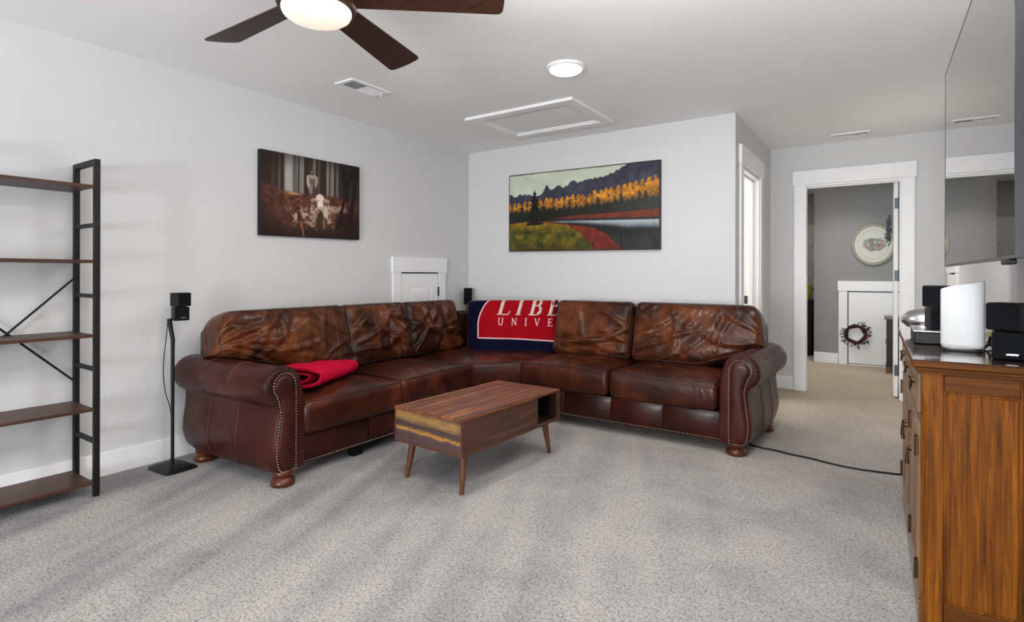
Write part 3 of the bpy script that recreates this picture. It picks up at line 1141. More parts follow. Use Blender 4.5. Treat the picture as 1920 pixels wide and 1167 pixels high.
backc(-3.345, 2.180, 90, 13, .955, .22, .455, .912, 21, endwarp(-1, .965, .20, .21, .26, -.45), ((0, .02), (0, .62)), nf=18, label='end back cushion rounded over the left arm')
backc(-3.365, 2.985, 90, 14, .640, .22, .450, .908, 12, None, ((0, -.2), (0, .5)), nf=20, amp=.014)
backc(-3.385, 3.640, 90, 14, .645, .22, .445, .903, 33, None, ((0, .0), (0, .6)), nf=20, amp=.014)
backc(-2.985, 4.270, 40, 12, .70, .22, .445, .895, 44, None, ((0, .0),), nf=6, label='corner back cushion under the blanket')
backc(-2.045, 4.285, 0, 14, .700, .22, .455, .915, 55, None, ((0, -.62), (0, .3)), nf=18, amp=.012)
backc(-1.190, 4.270, 0, 13, .955, .22, .455, .920, 66, endwarp(1, .955, .17, .23, .22, .05), ((0, -.45), (0, .12)), nf=18, label='end back cushion rounded over the right arm')

# ------------------------------------------------------------------ blanket over the corner
blk = thing('team_blanket', 'red and navy knitted blanket with white lettering over the sofa corner', 'blanket', (-2.85, 4.1, .5))
BDIR = Vector((.80, .60, 0)).normalized()
BN = Vector((.60, -.80, 0)).normalized()
BO = Vector((-2.985, 3.985, 0))


def bsurf(u, s, off=0.0):
    """u along the cushion (m), s arc length up from the lower hem (m)"""
    zb = .472 + .010 * math.sin(u * 7) * max(0, 1 - s / .2) - .055 * u * max(0, 1 - s / .5)
    ztop = .914 - .10 * max(0, -.04 - u)
    H = ztop - .06 - zb
    lean = .16
    rc = .06
    wav = .006 * math.sin(u * 11 + s * 5) + .004 * math.sin(u * 23 - s * 9) + .03 * (math.sin(PI * min(max((u + .14) / .80, 0), 1)) ** .7)
    if s < H:
        z, back = zb + s, s * lean
        nz = Vector(BN)
    else:
        a = min((s - H) / rc, PI * .62)
        rest = max(0, (s - H) - rc * PI * .62)
        z = zb + H + rc * math.sin(a)
        back = H * lean + rc * (1 - math.cos(a))
        z -= rest * math.sin(PI * .12) * .6
        back += rest
        nz = BN * math.cos(a) + Vector((0, 0, 1)) * math.sin(a)
    # left and right edges wrap backwards
    eb = 0.0
    if u < -.06:
        eb += (-.06 - u) ** 1.5 * 2.2
    if u > .60:
        eb += (u - .60) ** 1.5 * 5.0
    p = BO + BDIR * u - BN * (back + eb) + Vector((0, 0, z)) + BN * (wav + .055)
    return p + nz * off


U0, U1, S1 = -.165, .665, .565
nu, ns = 64, 44


def bend(s):
    return .085 * (max(0, s - .22) / .22) ** 2


def bpatch(u0, u1, s0, s1, off, nu_, ns_, th=.004, warp=False):
    v, f = [], []
    for layer in (0, 1):
        for j in range(ns_ + 1):
            for i in range(nu_ + 1):
                sv = s0 + (s1 - s0) * j / ns_
                uu = u0 + (bend(sv) if warp else 0)
                v.append(bsurf(uu + (u1 - uu) * i / nu_, sv, off - th * layer))
    n1 = (nu_ + 1) * (ns_ + 1)
    for j in range(ns_):
        for i in range(nu_):
            a = j * (nu_ + 1) + i
            q = (a, a + 1, a + nu_ + 2, a + nu_ + 1)
            f.append(q)
            f.append(tuple(x + n1 for x in q[::-1]))
    rim = [(i, 0) for i in range(nu_)] + [(nu_, j) for j in range(ns_)] + [(i, ns_) for i in range(nu_, 0, -1)] + [(0, j) for j in range(ns_, 0, -1)]
    idx = [j * (nu_ + 1) + i for i, j in rim]
    for k in range(len(idx)):
        a, c = idx[k], idx[(k + 1) % len(idx)]
        f.append((c, a, a + n1, c + n1))
    return MB().add(v, f)


build('cloth', bpatch(U0, U1, 0, S1, 0, nu, ns, .006), 'navy_knit', blk, smooth=180)


def strip(mb, pts, width, off):
    """ribbon lying on the blanket along pts (u, s); width number or list"""
    P = []
    for (a, c) in zip(pts[:-1], pts[1:]):
        L = math.hypot(c[0] - a[0], c[1] - a[1])
        m_ = max(1, int(L / .012))
        P += [(a[0] + (c[0] - a[0]) * t / m_, a[1] + (c[1] - a[1]) * t / m_) for t in range(m_)]
    P.append(pts[-1])
    v, f = [], []
    for i, p in enumerate(P):
        q0, q1 = P[max(0, i - 1)], P[min(len(P) - 1, i + 1)]
        d = Vector((q1[0] - q0[0], q1[1] - q0[1]))
        d = d.normalized() if d.length > 0 else Vector((1, 0))
        w_ = width / 2
        for o_, l_ in ((off, 0), (off - .0012, 1)):
            for sg in (-1, 1):
                v.append(bsurf(p[0] - sg * d.y * w_, p[1] + sg * d.x * w_, o_))
    for i in range(len(P) - 1):
        b_ = i * 4
        f += [(b_, b_ + 1, b_ + 5, b_ + 4), (b_ + 3, b_ + 2, b_ + 6, b_ + 7), (b_ + 1, b_ + 3, b_ + 7, b_ + 5), (b_ + 2, b_, b_ + 4, b_ + 6)]
    f += [(0, 2, 3, 1)]
    e = (len(P) - 1) * 4
    f += [(e, e + 1, e + 3, e + 2)]
    mb.add(v, f)


RU0, RS0 = -.078, .112
build('red_field', bpatch(RU0, .635, RS0, S1 - .01, .0018, 56, 36, .0012, True), 'red_knit', blk, smooth=180)
ln = MB()
strip(ln, [(RU0 + bend(x), x) for x in np.linspace(S1 - .01, RS0, 24)] + [(.635, RS0)], .012, .0036)
build('border_line', ln, 'pink_knit', blk, smooth=180)


def letters(text, u0, s0, h, adv, slant, thick, thin, mat, name):
    """serif capitals made of ribbons; only the strokes that these words need"""
    def st(pts, w, u):
        strip(mb, [(u + x * h + slant * y * h, s0 + y * h) for x, y in pts], w, .0038)

    def serif(x, y, u, k=.16):
        st([(x - k, y), (x + k, y)], thin, u)
    u = u0
    for ch in text:
        mb = MB()
        if ch == 'L':
            st([(.12, 0), (.12, 1)], thick, u); serif(.12, 1, u); st([(-.06, .02), (.62, .02)], thin, u); st([(.60, .02), (.68, .22)], thin, u)
        elif ch == 'I':
            st([(.12, 0), (.12, 1)], thick, u); serif(.12, 1, u); serif(.12, .02, u)
        elif ch == 'B':
            st([(.12, 0), (.12, 1)], thick, u)
            st([(-.06, .98)] + [(.28 + .24 * math.cos(t), .76 + .22 * math.sin(t)) for t in np.linspace(PI / 2, -PI / 2, 9)] + [(.12, .54)], thin, u)
            st([(.12, .54)] + [(.32 + .28 * math.cos(t), .28 + .26 * math.sin(t)) for t in np.linspace(PI / 2, -PI / 2, 11)] + [(-.06, .02)], thin, u)
            st([(.28 + .24 * math.cos(t), .76 + .22 * math.sin(t)) for t in np.linspace(.9, -.9, 7)], thick * .8, u)
            st([(.32 + .28 * math.cos(t), .28 + .26 * math.sin(t)) for t in np.linspace(.9, -.9, 7)], thick * .85, u)
        elif ch == 'E':
            st([(.12, 0), (.12, 1)], thick, u)
            for y, x1 in ((.98, .56), (.53, .46), (.02, .60)):
                st([(-.06, y), (x1, y)] if y != .53 else [(.12, y), (x1, y)], thin, u)
            st([(.56, .98), (.58, .80)], thin, u); st([(.58, .02), (.64, .22)], thin, u); st([(.46, .44), (.46, .62)], thin, u)
        elif ch == 'U':
            st([(.10, 1), (.10, .32)] + [(.36 - .26 * math.cos(t), .30 - .28 * math.sin(t)) for t in np.linspace(.1, PI - .1, 9)] + [(.62, .32), (.62, 1)], thick * .8, u)
            serif(.10, .98, u, .13); serif(.62, .98, u, .13)
        elif ch == 'N':
            st([(.10, 0), (.10, 1)], thin, u); st([(.08, 1), (.66, 0)], thick, u); st([(.66, 0), (.66, 1)], thin, u)
            serif(.10, .02, u, .12); serif(.66, .98, u, .12)
        elif ch == 'V':
            st([(.06, 1), (.36, 0)], thick, u); st([(.36, 0), (.66, 1)], thin, u); serif(.06, .98, u, .13); serif(.66, .98, u, .12)
        u += adv[ch] * h
        build('letter', mb, mat, blk, smooth=180)


letters('LIBE', .098, .322, .150, dict(L=1.10, I=.80, B=1.12, E=.8), .30, .029, .0095, 'cream_knit', 'lettering')
letters('UNIVE', .100, .232, .062, dict(U=1.95, N=1.95, I=1.40, V=1.98, E=1), .06, .0105, .0065, 'pink_knit', 'lettering')

# ------------------------------------------------------------------ red folded throw on the left seat
thr = thing('folded_throw', 'red fleece throw folded on the seat beside the left arm', 'throw', (-2.95, 2.15, .49))
ax = Vector((-.40, .90, 0)).normalized()          # from the rolled end to the tip
lat = Vector((-ax.y, ax.x, 0))                     # towards the back rest
O = Vector((-2.770, 1.990, .464))
prof = []
N = 90
for i in range(N + 1):                             # flattened spiral
    t = i / N
    a = -PI / 2 + t * 2 * PI * 2.4
    k = 1 - .80 * t
    prof.append((.235 * k * math.copysign(abs(math.cos(a)) ** .7, math.cos(a)), .074 + .072 * k * math.copysign(abs(math.sin(a)) ** .8, math.sin(a))))
rings = []
ns_ = 18
for j in range(ns_ + 1):
    t = j / ns_
    taper = 1 - .45 * t ** 2.0
    zz = 1 - .28 * t
    ring = []
    th_ = .006
    for side in (1, -1):
        seq = range(N + 1) if side == 1 else range(N, -1, -1)
        for i in seq:
            a, c = prof[max(0, i - 1)], prof[min(N, i + 1)]
            d = Vector((c[0] - a[0], c[1] - a[1]))
            d = d.normalized() if d.length > 1e-9 else Vector((1, 0))
            s_ = prof[i][0] - d.y * th_ * side
            z_ = prof[i][1] + d.x * th_ * side
            wob = .004 * math.sin(i * .5 + j * .9) + .003 * math.sin(i * .23 - j * 1.7)
            ring.append(O + ax * (.64 * t + .02 * math.sin(i * .31)) + lat * (s_ * taper + .0 * t + .12) + Vector((0, 0, max(.001, z_ * zz + wob + .004 - .012 * t))))
    rings.append(ring)
build('fleece', MB().loft(rings), 'red_throw', thr, smooth=70)
# ------------------------------------------------------------------ coffee table
TB = thing('coffee_table', 'walnut box coffee table with splayed legs on the carpet', 'table', (-2.0219, 2.6625, 0), -.0415)
hw, hl, zb, zt = .2522, .4741, .2121, .410
tk = .016
build('top', MB().box(-hw, hw, -hl, hl, zt - tk, zt), 'table_top', TB, local=True, bevel=.0015)
build('bottom', MB().box(-hw, hw, -hl, hl, zb, zb + tk), 'table_edge', TB, local=True, bevel=.0015)
build('end_panel', MB().box(-hw + .001, hw - .001, -hl + .001, -hl + tk, zb + tk, zt - tk), 'table_end', TB, local=True, label='end panel with yellow distressed paint')
build('end_panel', MB().box(-hw + .001, hw - .001, hl - tk, hl - .001, zb + tk, zt - tk), 'table_side', TB, local=True)
build('back_panel', MB().box(-hw + .001, -hw + tk, -hl + tk, hl - tk, zb + tk, zt - tk), 'table_side', TB, local=True)
build('lift_front', MB().box(hw - tk, hw - .001, -hl + tk, .225, zb + tk + .002, zt - tk - .002), 'table_side', TB, local=True)
build('divider', MB().box(-hw + tk, hw - tk - .002, .205, .221, zb + tk, zt - tk), 'table_edge', TB, local=True)
for y in (-hl, hl - tk):
    for x in (-hw, hw - .010):
        build('edge_band', MB().box(x, x + .010, y - .0006 if y < 0 else y, y + tk if y < 0 else y + tk + .0006, zb + tk, zt - tk), 'table_edge', TB, local=True)
build('cubby_shade', MB().box(-hw + tk, -hw + tk + .003, .221, hl - tk, zb + tk, zt - tk).box(-hw + tk, hw - tk, hl - tk - .003, hl - tk, zb + tk, zt - tk).box(-hw + tk, hw - tk, .221, .224, zb + tk, zt - tk).box(-hw + tk, hw - tk, .224, hl - tk - .003, zb + tk, zb + tk + .003), 'dark_wood', TB, local=True)  # dark sheets added to put the cubby's shade into the colour
hg = MB()
hg.tube([(.05, .30, .30), (.12, .30, .36), (.20, .34, .375)], .004, 6)
hg.tube([(.02, .42, .27), (.14, .42, .31)], .004, 6)
build('lift_hinge', hg, 'steel', TB, local=True, smooth=60)
for sx in (-1, 1):
    for sy in (-1, 1):
        p0 = Vector((sx * (hw - .062), sy * (hl - .085), zb))
        p1 = Vector((sx * (hw - .045), sy * (hl - .052), 0.002))
        build('leg', MB().tube([p0, p0.lerp(p1, .1), p0.lerp(p1, .97), p1], [.021, .021, .0125, .0115], 18), 'leg_wood', TB, local=True, smooth=40)

# ------------------------------------------------------------------ speakers
def cube_pair(root, base, w, rz1, rz2, slide=0.0, badge=True, d=None):
    """two small black cubes stacked, each turned on its own"""
    d = d or w
    for i, rz in enumerate((rz1, rz2)):
        mt = Matrix.Translation((base[0] + (slide if i else 0), base[1], base[2] + i * (w + .003))) @ RZ(rz)
        c = MB().box(-w / 2, w / 2, -d / 2 + .008, d / 2, 0, w, m=mt)
        cab = build('speaker_cube', c, 'black_plastic', root, bevel=.006, seg=3)
        g = MB().box(-w / 2 + .002, w / 2 - .002, -d / 2, -d / 2 + .008, .002, w - .002, m=mt)
        build('grille', g, 'black_cloth', cab, bevel=.004, seg=3)
        if badge and i == 0:
            bd = MB().prism([(.004 - .014, .016), (.006 + .012, .016), (.006 + .015, .0205), (.004 - .010, .0205)], -d / 2 - .0015, -d / 2, m=mt, plane='xz')
            build('badge', bd, 'steel', cab, label='small silver badge')


sp = thing('speaker_stand', 'slim black speaker stand with two cube speakers beside the left arm', 'speaker', (-3.50, 1.57, 0))
bs = MB()
rings = []
ctr = Vector((-3.505, 1.568))
for k, z in ((1.0, 0.0), (1.0, .006), (.93, .012), (.60, .020), (.2, .024)):
    rg = []
    for i in range(32):
        a = 2 * PI * i / 32
        x = .128 * math.copysign(abs(math.cos(a)) ** .35, math.cos(a))
        y = .092 * math.copysign(abs(math.sin(a)) ** .35, math.sin(a)) * (1 + .10 * math.cos(a))
        p = Vector((x * k, y * k))
        p.rotate(Matrix.Rotation(math.radians(4), 2))
        rg.append((ctr.x + p.x, ctr.y + p.y, z))
    rings.append(rg)
build('base_plate', MB().loft(rings), 'black_metal', sp, smooth=35)
pole = [(-3.505, 1.572, .02), (-3.505, 1.572, .40), (-3.505, 1.572, .70), (-3.508, 1.574, .76), (-3.518, 1.568, .82), (-3.522, 1.562, .875), (-3.522, 1.562, .885)]
build('pole', MB().tube(pole, [.0095, .0095, .0105, .0115, .012, .013, .013], 12), 'black_metal', sp, smooth=60)
cable = []
for i in range(30):
    t = i / 29
    z = .86 - .62 * t
    sw = -.020 * math.sin(PI * min(1, t * 1.3)) + .028 * max(0, t - .70) / .3
    cable.append((-3.53 + .01 * math.sin(t * 9), 1.558 + sw - .004, z))
build('wire', MB().tube(cable, .0026, 6), 'black_plastic', sp, smooth=180)
cube_pair(sp, (-3.482, 1.604, .874), .0815, 80, 98, .004)

sp2 = thing('speaker_stand', 'black speaker peeking above the sofa back at the room corner', 'speaker', (-3.625, 4.47, 0))
build('base_plate', MB().lathe([(.045, 0), (.045, .010), (.012, .016)], 24, m=Matrix.Translation((-3.628, 4.50, 0))), 'black_metal', sp2, smooth=40)
build('pole', MB().tube([(-3.628, 4.50, .012), (-3.628, 4.50, .845)], .010, 10), 'black_metal', sp2, smooth=60)
cube_pair(sp2, (-3.612, 4.497, .842), .083, 34, 34, 0.0, badge=False)

# ------------------------------------------------------------------ cord on the carpet
cp = [(-.84, 4.10), (-.77, 3.995), (-.70, 3.955), (-.60, 3.945), (-.50, 3.915), (-.40, 3.90), (-.28, 3.862), (-.16, 3.842), (-.05, 3.852), (.05, 3.872), (.13, 3.90), (.25, 3.86), (.36, 3.80)]
pts = []
for i in range(len(cp) - 1):
    p0, p1, p2, p3 = [Vector(cp[min(max(k, 0), len(cp) - 1)]) for k in (i - 1, i, i + 1, i + 2)]
    for t in (0, .25, .5, .75):
        q = .5 * ((2 * p1) + (-p0 + p2) * t + (2 * p0 - 5 * p1 + 4 * p2 - p3) * t * t + (-p0 + 3 * p1 - 3 * p2 + p3) * t ** 3)
        pts.append((q.x, q.y, .006))
tag(build('power_cord', MB().tube(pts, .0055, 8), 'black_plastic', smooth=180), 'black power cord lying across the carpet by the right arm', 'cord')

# ------------------------------------------------------------------ cabinet
CB = thing('sideboard', 'honey brown wooden sideboard with drawers under the television', 'cabinet', (.093, 2.185, 0), .0147)
LEN, DEP, HT = 1.205, .296, .886
sw, ch = .053, .012      # stile width, chamfer
# carcass
build('carcass', MB().box(.012, DEP - .006, .012, LEN - .012, .05, .84), 'cab_side', CB, local=True)


def corner_post(x0, x1, y0, y1, cham):
    """stile with a stopped chamfer on its outer corner"""
    def ring(c):
        return [(x0 + c, y0), (x1, y0), (x1, y1), (x0, y1), (x0, y0 + c)]
    mb = MB()
    zs = [(0, .0005), (.10, .0005), (.125, cham * .55), (.15, cham), (.735, cham), (.76, cham * .55), (.785, .0005), (.842, .0005)]
    return mb.loft([[(x, y, z) for x, y in ring(c)] for z, c in zs])


build('stile', corner_post(0, sw, 0, .03, ch), 'cab_side', CB, local=True)
build('stile', MB().box(DEP - sw, DEP, 0, .03, 0, .842), 'cab_side', CB, local=True, bevel=.002)
build('side_rail', MB().box(sw + .005, DEP - sw - .005, .005, .03, .786, .842), 'cab_rail', CB, local=True, bevel=.0035)
build('side_rail', MB().box(sw + .003, DEP - sw - .003, .006, .03, .05, .115), 'cab_rail', CB, local=True, bevel=.0035)
build('side_panel', MB().box(sw + .009, DEP - sw - .009, .008, .03, .123, .778), 'cab_side', CB, local=True, bevel=.004)
gp = MB()
gp.box(sw - .001, DEP - sw + .001, .0125, .03, .05, .842)
build('panel_groove', gp, 'black_gap', CB, local=True)
build('far_stile', MB().box(0, DEP, LEN - .03, LEN, 0, .842), 'cab_side', CB, local=True, bevel=.002)
# molded top
tp = MB()
tp.box(-.012, DEP + .006, -.014, LEN + .014, .842, .852)
tp.box(-.020, DEP + .006, -.024, LEN + .024, .852, .862)
build('top_molding', tp, 'cab_rail', CB, local=True, bevel=.003, seg=3)
build('top_edge', MB().box(-.026, DEP + .008, -.031, LEN + .031, .862, .8835), 'cab_rail', CB, local=True, bevel=.005, seg=3)
build('top', MB().box(-.024, DEP + .007, -.029, LEN + .029, .8835, .886), 'cab_top', CB, local=True, bevel=.001)
build('base_rail', MB().box(-.006, .012, .03, LEN - .03, .02, .10), 'cab_front', CB, local=True, bevel=.004)
build('mid_rail', MB().box(-.002, .012, .03, LEN - .03, .685, .70), 'cab_front', CB, local=True, bevel=.003)
nD = 3
dw = (LEN - .06) / nD
for k in range(nD):
    y0, y1 = .03 + dw * k + .004, .03 + dw * (k + 1) - .004
    dr = build('drawer', MB().box(-.010, .012, y0, y1, .706, .836), 'cab_front', CB, local=True, bevel=.005)
    yc = (y0 + y1) / 2
    hd = MB()
    hd.tube([(-.010, yc - .04, .788), (-.016, yc - .04, .784), (-.020, yc - .036, .765), (-.021, yc - .02, .754), (-.021, yc + .02, .754), (-.020, yc + .036, .765), (-.016, yc + .04, .784), (-.010, yc + .04, .788)], .0030, 8)
    for s in (-.04, .04):
        hd.lathe([(.010, 0), (.010, .004), (.006, .012), (.002, .014)], 12, m=Matrix.Translation((-.010, yc + s, .788)) @ Matrix.Rotation(-PI / 2, 4, 'Y'))
    build('handle', hd, 'brass', dr, local=True, smooth=50)
    dy0, dy1 = y0, y1
    df = MB()
    for a, b_, c, e in ((dy0, dy0 + .05, .106, .680), (dy1 - .05, dy1, .106, .680), (dy0 + .05, dy1 - .05, .62, .680), (dy0 + .05, dy1 - .05, .106, .17)):
        df.box(-.008, .012, a, b_, c, e)
    do = build('door', df, 'cab_front', CB, local=True, bevel=.003)
    build('door_panel', MB().box(.000, .012, dy0 + .05, dy1 - .05, .17, .62), 'cab_front', do, local=True)
    hy = dy1 - .03 if k != 2 else dy0 + .03
    pl = MB()
    pl.lathe([(.011, 0), (.011, .004), (.007, .014), (.002, .016)], 12, m=Matrix.Translation((-.008, hy, .50)) @ Matrix.Rotation(-PI / 2, 4, 'Y'))
    pl.tube([(-.020, hy, .498), (-.022, hy, .47), (-.021, hy, .44)], [.003, .005, .007], 8)
    build('pull', pl, 'brass', do, local=True, smooth=50)
    hh = dy0 + .004 if k != 2 else dy1 - .004
    for z in (.60, .20):
        build('hinge', MB().box(-.013, -.008, hh - .012, hh + .012, z - .03, z + .03).lathe([(.004, z - .034), (.004, z + .034)], 8, c=(-.013, hh)), 'brass', do, local=True)

# things on the cabinet --------------------------------------------------
CT = HT + .0005
RM = CB.rotation_euler.to_matrix().to_4x4()
router = thing('router', 'white upright internet router with a slanted top on the sideboard', 'router', (.222, 2.50, CT), -.09)
N = 40
rings = []


def rsq(k, w_, d_, z, slant=0.0):
    rg = []
    for i in range(N):
        a = 2 * PI * (i + .5) / N
        x = w_ * k * math.copysign(abs(math.cos(a)) ** .42, math.cos(a))
        y = d_ * k * math.copysign(abs(math.sin(a)) ** .42, math.sin(a))
        rg.append((x, y, z + slant * x / w_))
    return rg


W_, D_ = .061, .046
build('base_ring', MB().loft([rsq(.88, W_, D_, 0), rsq(.92, W_, D_, .004), rsq(.90, W_, D_, .016)]), 'dark_steel', router, local=True, smooth=40)
build('vent_ring', MB().loft([rsq(.90, W_, D_, .004), rsq(.955, W_, D_, .012), rsq(.93, W_, D_, .0135)]), 'steel', router, local=True, smooth=40)
build('shell', MB().loft([rsq(.90, W_, D_, .013), rsq(.97, W_, D_, .017), rsq(1.0, W_, D_, .026), rsq(1.0, W_, D_, .12), rsq(1.0, W_, D_, .226, .015), rsq(.985, W_, D_, .2315, .015), rsq(.95, W_, D_, .2325, .015), rsq(.5, W_, D_, .2325, .0075)]), 'white_plastic', router, local=True, smooth=40)

ds = thing('cube_speakers', 'black twin cube speakers with silver badge on the sideboard near end', 'speaker', (.332, 2.355, CT))
cube_pair(ds, (.325, 2.335, CT), .088, -8, -30, -.004)
# badge sits on the lower cube
box = thing('media_box', 'flat black media box with silver lid on the sideboard', 'media player', (.20, 2.80, CT), .0147)
build('body', MB().box(-.112, .10, -.145, .12, 0, .046), 'black_plastic', box, local=True, bevel=.004)
build('lid', MB().box(-.116, .104, -.150, .124, .046, .052), 'steel', box, local=True, bevel=.002)
build('front_window', MB().box(-.02, .09, -.1475, -.145, .006, .042), 'dark_steel', box, local=True)
ds2 = thing('cube_speakers', 'black twin cube speakers behind the white router on a media box', 'speaker', (.176, 2.76, CT + .0525))
cube_pair(ds2, (.178, 2.770, CT + .0525), .085, 12, -20, -.008, badge=False)
dish = thing('silver_bowl', 'glossy silver lidded bowl at the far end of the sideboard', 'bowl', (.160, 3.13, CT))
mt = Matrix.Translation((.160, 3.13, CT))
prf = [(.042, 0), (.045, .006), (.038, .012), (.056, .020), (.084, .032), (.101, .048), (.106, .060)]
build('bowl', MB().lathe(prf, 48, m=mt), 'steel', dish, smooth=50)
build('lid', MB().lathe([(.107, .060), (.105, .068), (.092, .086), (.074, .102), (.04, .112), (.012, .116), (.012, .122), (.004, .126)], 48, m=mt), 'steel', dish, smooth=50)
plug = thing('network_plug', 'pale yellow network plug with black cable behind the router', 'cable', (.30, 2.62, CT))
build('plug', MB().box(.304, .322, 2.61, 2.645, CT + .045, CT + .064), plain('yellow_plug', '#b9ad78', .5), plug, bevel=.002)
build('cable', MB().tube([(.312, 2.63, CT + .05), (.312, 2.635, CT + .03), (.305, 2.645, CT + .012), (.33, 2.65, CT + .006), (.355, 2.70, CT + .006), (.365, 2.95, CT + .006)], .0045, 8), 'black_plastic', plug, smooth=180)
build('cable', MB().tube([(.295, 2.60, CT + .006), (.31, 2.62, CT + .02), (.335, 2.64, CT + .03), (.352, 2.72, CT + .01), (.360, 2.86, CT + .006)], .0045, 8), 'black_plastic', plug, smooth=180)

# ------------------------------------------------------------------ television
TVL, TVH, TVZ = 1.39, .812, 1.188
tv = thing('television', 'large flat television with glossy black screen on the right wall', 'television', (.205, 2.945, TVZ), .0147)
# local: x = thickness towards the wall, y negative = towards the viewer
build('screen', MB().box(-.001, .004, -TVL + .006, -.006, .008, TVH - .006), 'screen', tv, local=True)
bz = MB()
for a, b_, c, e in ((-TVL, -TVL + .006, 0, TVH), (-.006, 0, 0, TVH), (-TVL + .006, -.006, 0, .008), (-TVL + .006, -.006, TVH - .006, TVH)):
    bz.box(-.002, .014, a, b_, c, e)
bz.box(.004, .014, -TVL + .006, -.006, .008, TVH - .006)
build('bezel', bz, plain('tv_bezel_grey', '#3a393d', .3, .6), tv, local=True, bevel=.001)
build('rear_housing', MB().box(.014, .055, -TVL + .12, -.12, .03, TVH * .62), 'black_plastic', tv, local=True, bevel=.01)
build('sensor', MB().box(-.004, .012, -TVL + .06, -TVL + .14, -.012, 0), 'black_plastic', tv, local=True, bevel=.003)
wmn = MB()
wmn.box(.055, .075, -TVL / 2 - .2, -TVL / 2 + .2, .15, .45)
wmn.box(.075, .180, -TVL / 2 - .02, -TVL / 2 + .02, .27, .33)
wmn.box(.180, .198, -TVL / 2 - .12, -TVL / 2 + .12, .2, .40)
build('wall_bracket', wmn, 'black_metal', tv, local=True)


# ------------------------------------------------------------------ pictures
def painted_canvas(name, label, cat, corner, ux, uy, nrm, W, H, th, colfn, mat, edge, nx, ny):
    root = thing(name, label, cat, corner + ux * W / 2 + uy * H / 2)
    # stretched box
    v = []
    for d in (0, th - .001):
        for a, b_ in ((0, 0), (W, 0), (W, H), (0, H)):
            v.append(corner + ux * a + uy * b_ + nrm * d)
    build('stretcher', MB().add(v, [(3, 2, 1, 0), (4, 5, 6, 7), (0, 1, 5, 4), (1, 2, 6, 5), (2, 3, 7, 6), (3, 0, 4, 7)]), edge, root)
    X, Y = np.meshgrid(np.linspace(0, 1, nx), np.linspace(0, 1, ny))
    C_ = colfn(X, Y)
    v = [corner + ux * float(x) * W + uy * float(y) * H + nrm * th for x, y in zip(X.ravel(), Y.ravel())]
    f = []
    for j in range(ny - 1):
        for i in range(nx - 1):
            a = j * nx + i
            f.append((a, a + 1, a + nx + 1, a + nx))
    o = build('picture', MB().add(v, f), mat, root, fix=False)
    at = o.data.color_attributes.new('paint', 'FLOAT_COLOR', 'POINT')
    c = np.clip(C_, 0, 1)
    c = np.where(c <= .04045, c / 12.92, ((c + .055) / 1.055) ** 2.4)
    a4 = np.concatenate([c.reshape(-1, 3), np.ones((nx * ny, 1))], 1).astype(np.float32)
    at.data.foreach_set('color', a4.ravel())
    return root


def vnoise(X, Y, sx, sy, seed, oct=4):
    rg = np.random.RandomState(seed)
    out = np.zeros_like(X)
    amp, tot = 1.0, 0
    for o in range(oct):
        G = rg.rand(int(sy * 2 ** o) + 3, int(sx * 2 ** o) + 3)
        x, y = X * sx * 2 ** o, Y * sy * 2 ** o
        i, j = np.floor(x).astype(int), np.floor(y).astype(int)
        fx, fy = x - i, y - j
        ny_, nx_ = G.shape
        i0, i1, j0, j1 = i % nx_, (i + 1) % nx_, j % ny_, (j + 1) % ny_
        fx, fy = fx * fx * (3 - 2 * fx), fy * fy * (3 - 2 * fy)
        out += amp * ((G[j0, i0] * (1 - fx) + G[j0, i1] * fx) * (1 - fy) + (G[j1, i0] * (1 - fx) + G[j1, i1] * fx) * fy)
        tot += amp
        amp *= .55
    return out / tot


def c8(s):
    s = s.lstrip('#')
    return np.array([int(s[i:i + 2], 16) / 255 for i in (0, 2, 4)])


def put(C, m, col):
    m = np.clip(m, 0, 1)[..., None]
    return C * (1 - m) + (c8(col) if isinstance(col, str) else col) * m


def sst(a, b, x):
    t = np.clip((x - a) / (b - a), 0, 1)
    return t * t * (3 - 2 * t)


